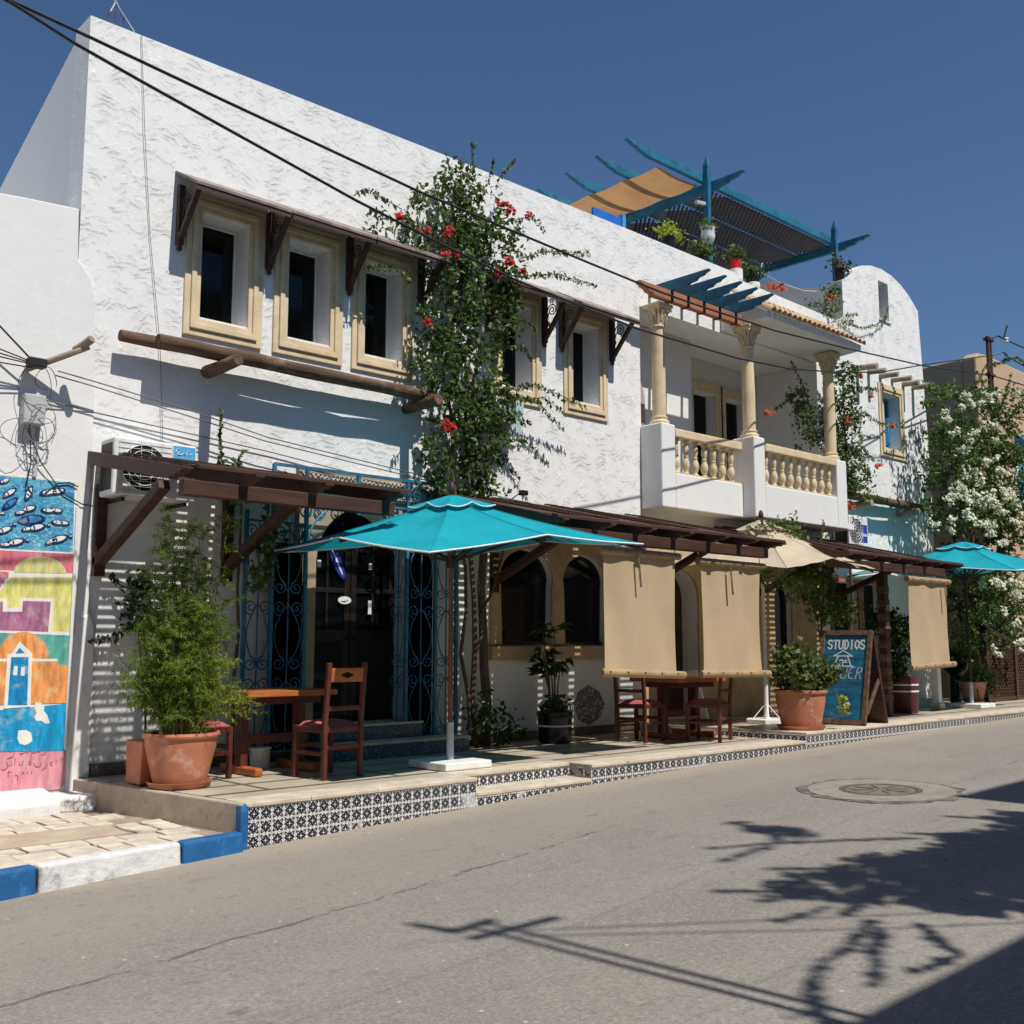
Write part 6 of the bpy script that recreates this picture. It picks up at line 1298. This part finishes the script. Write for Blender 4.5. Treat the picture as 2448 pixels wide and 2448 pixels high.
rp_pots = [(12.28,.2,6.965,.10,.09,.26,BLACKP,YELL,'yellow-green plant in a dark pot on the parapet left of the blue post',.16),(13.12,.2,6.965,.09,.08,.22,BLACKP,LEAF2,'green plant in a dark pot on the parapet at the blue post',.15),(13.98,.2,7.13,.10,.08,.16,REDP,LEAF,'ferny plant in a bright red pot on a pale stand on the parapet',.16),(14.46,.2,7.02,.11,.10,.12,BLACKP,LEAF,'bushy plant in a round pale pot on the parapet right of the red pot',.17)]
for x, y, z, rt, rb, h, pm, lm, lab, cr in rp_pots:
    t = thing('potted_plant', lab, 'potted plant', (x,y,z), group='potted plants on the roof')
    MB().lathe([(rb,0),(rt,h),(rt*.9,h),(rt*.85,h*.9)], (x,y,z), 18).build('pot', pm, t, smooth=True); MB().lathe([(.001,h*.9),(rt*.9,h*.9)], (x,y,z), 14).build('soil', SOIL, t)
    V, F = leaf_mesh(np.concatenate([clump_pts((x+dx,y,z+h+cr*.5,cr,cr*.7), 170, .14, .2) for dx in (-.08,.08)]), .06, .6); fmesh('foliage', V, F, lm, t)
    if z > 7.0: MB().lathe([(.11,6.96-z),(.11,-.002)], (x,y,z), 18).build('stand', WHITE_S, t, smooth=True)
hp = thing('hanging_pot', 'white urn with a small plant hung on the left blue roof post', 'hanging pot', (13.2,.13,7.4)); MB().lathe([(.03,0),(.09,.06),(.11,.14),(.10,.24),(.12,.28),(.10,.28)], (13.18,.14,7.32), 16).build('urn', WPAINT, hp, smooth=True)
V, F = leaf_mesh(clump_pts((13.12,.14,7.64,.16,.06), 130, .1, .2), .055, .6); fmesh('foliage', V, F, LEAF2, hp)
hp = thing('hanging_pot', 'black pot with a thin plant hung on the right blue roof post', 'hanging pot', (17.1,.14,7.7)); MB().lathe([(.05,0),(.08,.03),(.10,.22),(.11,.25),(.09,.25)], (17.05,.10,7.62), 16).build('pot', BLACKP, hp, smooth=True)
V, F = leaf_mesh(np.concatenate([clump_pts((16.95,.1,7.95,.2,.05), 70, .1, .2),clump_pts((17.3,.1,8.0,.12,.04), 40, .06, .2)]), .07, .7); fmesh('foliage', V, F, leaf_mat('dry_leaf',(.05,.05,.02),(.14,.12,.05)), hp)
tag(MB().tube([(14.7,.3,7.35),(15.3,.25,7.25),(16.0,.2,7.25),(16.6,.3,7.4)], .007, 4).build('roof_wire', WPAINT), 'thin white wire strung across the roof edge before the dome', 'wire')
an = thing('roof_antenna', 'small white bent wire antenna on the roof near the dome', 'antenna', (14.75,.3,7.0)); MB().tube([(14.75,.3,6.8),(14.76,.3,7.3),(14.86,.3,7.42),(14.9,.3,7.5)], .008, 4).build('rod', WPAINT, an); MB().tube([(14.66,.3,7.34),(14.88,.3,7.36)], .006, 4).build('bar', WPAINT, an)

# ------------------------------------------------------------------ things at the right end
oc = thing('ochre_house', 'plain ochre rendered house with a turquoise window beyond the cafe', 'building', (28,4,0))
MB().prism([(22.35,-.5),(40,-.5),(40,7.28),(25,7.32),(22.9,7.36),(22.5,7.33),(22.35,7.22)], FX, .0, .3, [rect(24.15,25.7,4.25,5.8)]).build('front_wall', OCHRE_W, oc, bevel=.04)
MB().prism([(.302,-.5),(9,-.5),(9,6.9),(2,7.15),(1,7.22),(.302,7.24)], FY, 22.36, 22.6).build('side_wall', OCHRE_W, oc, bevel=.03)
MB().box(22.6,40,.302,9,5.9,6.1).build('roof', OCHRE_W, oc); MB().box(24.15,25.7,.25,.28,4.25,5.8).build('window_pane', GLASS, oc)
w = MB().prism(rect(24.15,25.7,4.25,5.8), FX, .14, .2, [rect(24.22,24.88,4.33,5.72),rect(24.97,25.63,4.33,5.72)]).build('window_frame', LBLUE, oc, bevel=.006)
for i in range(2):
    b = MB()
    for j in range(30): b.box(24.22+i*.75,24.88+i*.75,.16,.18,4.34+j*.046,4.37+j*.046)
    b.build('louvre_shutter', M('turquoise_shutter', (.10,.46,.58), .5, .08, 6, 0), oc)
up = thing('utility_pole', 'rusty twin-post utility pole with insulators behind the white blossom', 'utility pole', (22.2,-.35,.05))
for dx in (-.07,.07): MB().cyl((22.2+dx,-.35,.0),(22.2+dx*.8,-.35,7.55),.045,.04,8).build('post', M('rusty_steel', (.10,.045,.03), .8, .3, 8, .4, 30, .004), up)
for z in (7.45,6.7,6.0): MB().box(22.05,22.35,-.40,-.30,z,z+.05).build('tie_plate', IRON, up)
MB().tube([(22.2,-.38,7.5),(22.45,-.45,7.6),(22.6,-.5,7.55),(22.7,-.55,7.85)], .02, 6).build('arm', IRON, up); MB().tube([(22.25,-.38,7.15),(22.5,-.5,7.25),(22.62,-.55,7.2)], .015, 6).build('arm', IRON, up); MB().lathe([(.03,0),(.05,.03),(.03,.06),(.05,.09),(.03,.12)], (22.62,-.55,7.45), 10).build('insulator', WPAINT, up)
for i, (a, z1) in enumerate((((22.45,-.5,7.55),6.9),((22.6,-.5,7.2),6.0),((22.3,-.4,6.0),5.2),((22.2,-.4,6.7),6.5))):
    tag(MB().tube([a,(26,-1.2,(a[2]+z1)/2-.15),(32,-2.2,z1)], .014, 5).build('overhead_cable', CABLE), ['topmost cable running right from the twin-post pole','second cable running right from the twin-post pole','lowest cable running right from the twin-post pole','third cable running right from the twin-post pole'][i], 'cable', 'cables strung along the street')
fn = thing('lattice_fence', 'dark brown lattice fence with a sloping top rail at the far right', 'fence', (21.4,-.9,UPZ))
FNW = DWOOD
for x, zt in ((19.95,1.5),(21.2,1.12),(22.4,.95),(23.6,.95)): MB().box(x-.05,x+.05,-.95,-.85,UPZ,zt).build('post', FNW, fn)
MB().hexa([(19.9,-.95,1.42),(22.3,-.95,.88),(22.3,-.85,.88),(19.9,-.85,1.42),(19.9,-.95,1.50),(22.3,-.95,.96),(22.3,-.85,.96),(19.9,-.85,1.50)]).build('top_rail', FNW, fn); MB().box(22.31,23.9,-.95,-.85,.88,.96).build('top_rail', FNW, fn); MB().box(19.9,23.9,-.94,-.86,UPZ+.02,UPZ+.08).build('bottom_rail', FNW, fn)
b = MB(); x = 19.2
while x < 24.2:
    for s_ in (-1,1):
        p = [(xx, z) for xx, z in ((x, UPZ+.08),(x+s_*1.3, UPZ+1.38))]
        (xa, za), (xb, zb) = p
        def top(xx): return 1.42-.225*max(0, min(2.4, xx-19.9))
        n_ = 14; last = None
        for i in range(n_+1):
            t = i/n_; xx, zz = xa+(xb-xa)*t, za+(zb-za)*t
            if zz < top(xx) and 19.95 < xx < 23.9: last = (xx, zz) if last is None else last; end = (xx, zz)
        if last and end != last: b.bar((last[0],-.905 if s_ > 0 else -.895,last[1]),(end[0],-.905 if s_ > 0 else -.895,end[1]),.008,.035,(0,1,0))
        end = None
    x += .115
b.build('lattice', FNW, fn, kind='stuff')
st_ = thing('stone_step', 'low stone step at the far doorway beyond the third blind', 'step', (17.3,-.5,UPZ)); MB().box(16.9,18.2,-.75,-.05,UPZ+.003,.22).build('lower_tread', LIME, st_, bevel=.01); MB().box(17.1,18.1,-.45,-.05,.222,.36).build('upper_tread', CONC, st_, bevel=.01)
wp = thing('white_post', 'white painted post standing behind the far blind', 'post', (17.1,-1.55,UPZ)); MB().box(17.08,17.20,-1.35,-1.23,UPZ+.003,2.3).build('shaft', WPAINT, wp, bevel=.008); MB().box(17.05,17.23,-1.38,-1.20,UPZ+.002,.2).build('foot', LIME, wp, bevel=.008)
br = thing('rolled_post', 'stacked wooden post beside the far blind', 'post', (15.0,-1.5,UPZ))
MB().box(14.93,15.05,-1.62,-1.5,UPZ+.003,2.2).build('core', DWOOD, br)
for i in range(9): MB().box(14.92,15.06,-1.63,-1.49,.3+i*.2,.41+i*.2).build('block', LOGW, br, bevel=.01)
wl = thing('wall_lamp', 'thin wall lamp arm with a black head above the pergola', 'wall lamp', (8.8,-.05,2.85)); MB().tube([(8.62,-.02,2.75),(8.7,-.12,2.86),(8.84,-.2,2.98)], .008, 5).build('arm', CABLEG, wl); MB().box(8.82,8.92,-.24,-.16,2.94,3.0).build('lamp_head', IRON, wl, bevel=.01)
ms = thing('satellite_box', 'pale blue junction panel half hidden in the climbing plant', 'panel', (8.5,-.2,3.95)); MB().prism([(8.30,3.62),(8.36,4.08),(8.85,4.06),(8.80,3.66)], FX, -.24, -.12).build('panel', M('pale_blue_paint', (.42,.55,.57), .6, .1, 5, .1, 40, .002), ms, bevel=.01); MB().lathe([(.001,0),(.13,.02),(.15,.03)], (8.42,-.25,3.72), 16).build('round_vent', LOGG, ms)

pk = thing('plank', 'white painted plank leaning under the balcony beside the umbrella base', 'plank', (11.75,-.6,UPZ)); MB().bar((11.82,-.62,UPZ+.005),(11.70,-.50,.80),.03,.16,(0,1,0)).build('board', WPAINT, pk)
# ------------------------------------------------------------------ street side behind the viewer: its shadow falls on the road
HW = smooth_plaster('darkened_house_render', (.36,.33,.29), .2)  # render darkened so the unseen houses bounce less light into the street
oh = thing('opposite_house', 'low house across the street whose straight roof shadow lies on the road', 'building', (2,-13.5,0)); MB().box(-12,9.35,-18,-11.0,-.6,5.55).build('walls', HW, oh); MB().box(-12.05,9.35,-18.05,-10.97,5.56,5.62).build('coping', HW, oh)
oh2 = thing('opposite_house', 'taller house across the street casting the dark wedge at the right edge', 'building', (15,-14,0)); MB().box(9.50,26,-18,-11.0,-.4,8.75).build('walls', HW, oh2); MB().box(9.45,26.05,-18.05,-10.95,8.76,8.80).build('coping', HW, oh2)
sp_ = thing('utility_pole', 'twin-post pole across the street, seen as a double shadow line', 'utility pole', (4.15,-9.95,road_z(4.2)))
for dx in (-.055,.055): MB().cyl((4.17+dx,-9.95,road_z(4.2)-.3),(4.17+dx,-9.95,7.35),.026,.022,8).build('post', IRON, sp_)
MB().bar((3.95,-9.95,7.05),(4.55,-9.95,7.0),.05,.06).build('cross_arm', IRON, sp_); MB().bar((3.98,-9.95,7.3),(4.30,-9.95,7.35),.05,.06).build('cross_arm', IRON, sp_); MB().cyl((4.0,-9.95,7.3),(3.95,-9.95,7.75),.05,.03,6).build('insulator', WPAINT, sp_)
for i, z in enumerate((7.05,6.85)):
    tag(MB().tube([(4.15,-9.95,z),(5.4,-10.4,z-.95-.3*i),(6.6,-10.9,z-1.75-.3*i)], .010, 5).build('overhead_cable', CABLE), ['upper','lower'][i]+' wire from the opposite pole, seen as a thin shadow on the road', 'cable', 'cables strung along the street')
nprng = np.random.default_rng(77)
def sh(x, y, Yp=-10.6):      # point at depth Yp whose shadow falls on the road at (x, y)
    d = y-Yp; return (x+d*math.tan(SUN_OFF), Yp, -.2+d*math.tan(SUN_EL)/math.cos(SUN_OFF))
tws = []
for t in ([(7.3,-5.81),(6.58,-5.19),(6.13,-4.93)],[(6.58,-5.19),(6.85,-4.95),(7.09,-4.89)],[(6.78,-4.75),(6.95,-4.82)],[(6.5,-5.2),(5.85,-5.22)],[(6.3,-6.0),(5.88,-5.56)],[(5.9,-6.1),(5.5,-5.95),(5.24,-5.66)],[(5.5,-6.12),(5.2,-5.96)],[(5.4,-6.3),(5.19,-6.31),(4.94,-6.25)],[(5.3,-6.6),(4.79,-6.77),(4.51,-6.80),(4.26,-6.91),(3.99,-7.10),(3.86,-7.09)],[(3.99,-7.1),(3.87,-7.28),(3.94,-7.34)],[(5.2,-6.7),(4.78,-6.91),(4.51,-7.08),(4.4,-7.12)],[(5.4,-6.8),(5.03,-7.18),(4.66,-7.15)],[(8.3,-5.9),(8.2,-5.6)],[(7.6,-6.0),(7.4,-5.7)],[(6.0,-6.3),(5.3,-6.45)]): tws.append([sh(*p) for p in t])
def shc(x, y, rx, ryy): p = sh(x, y); return (p[0], p[1], p[2], rx, ryy*math.tan(SUN_EL))
climber('bougainvillea', 'leafy climbing plant on the opposite roof, seen as a ragged shadow on the road', [shc(8.5,-6.4,.7,.42),shc(8.0,-6.75,.9,.4),shc(7.0,-6.8,.8,.3),shc(9.2,-6.5,.5,.45),shc(7.4,-6.45,.6,.42),shc(6.6,-6.4,.5,.36),shc(6.05,-6.25,.32,.2),shc(6.2,-6.85,.5,.2),shc(7.6,-7.05,1.0,.3),shc(8.9,-7.0,.5,.4),shc(5.75,-6.5,.25,.10),shc(5.55,-6.1,.15,.05),shc(6.9,-4.85,.12,.02)], tws, [], (7.5,-10.6,5.6), [], dens=340, size=.12, ry=.35)
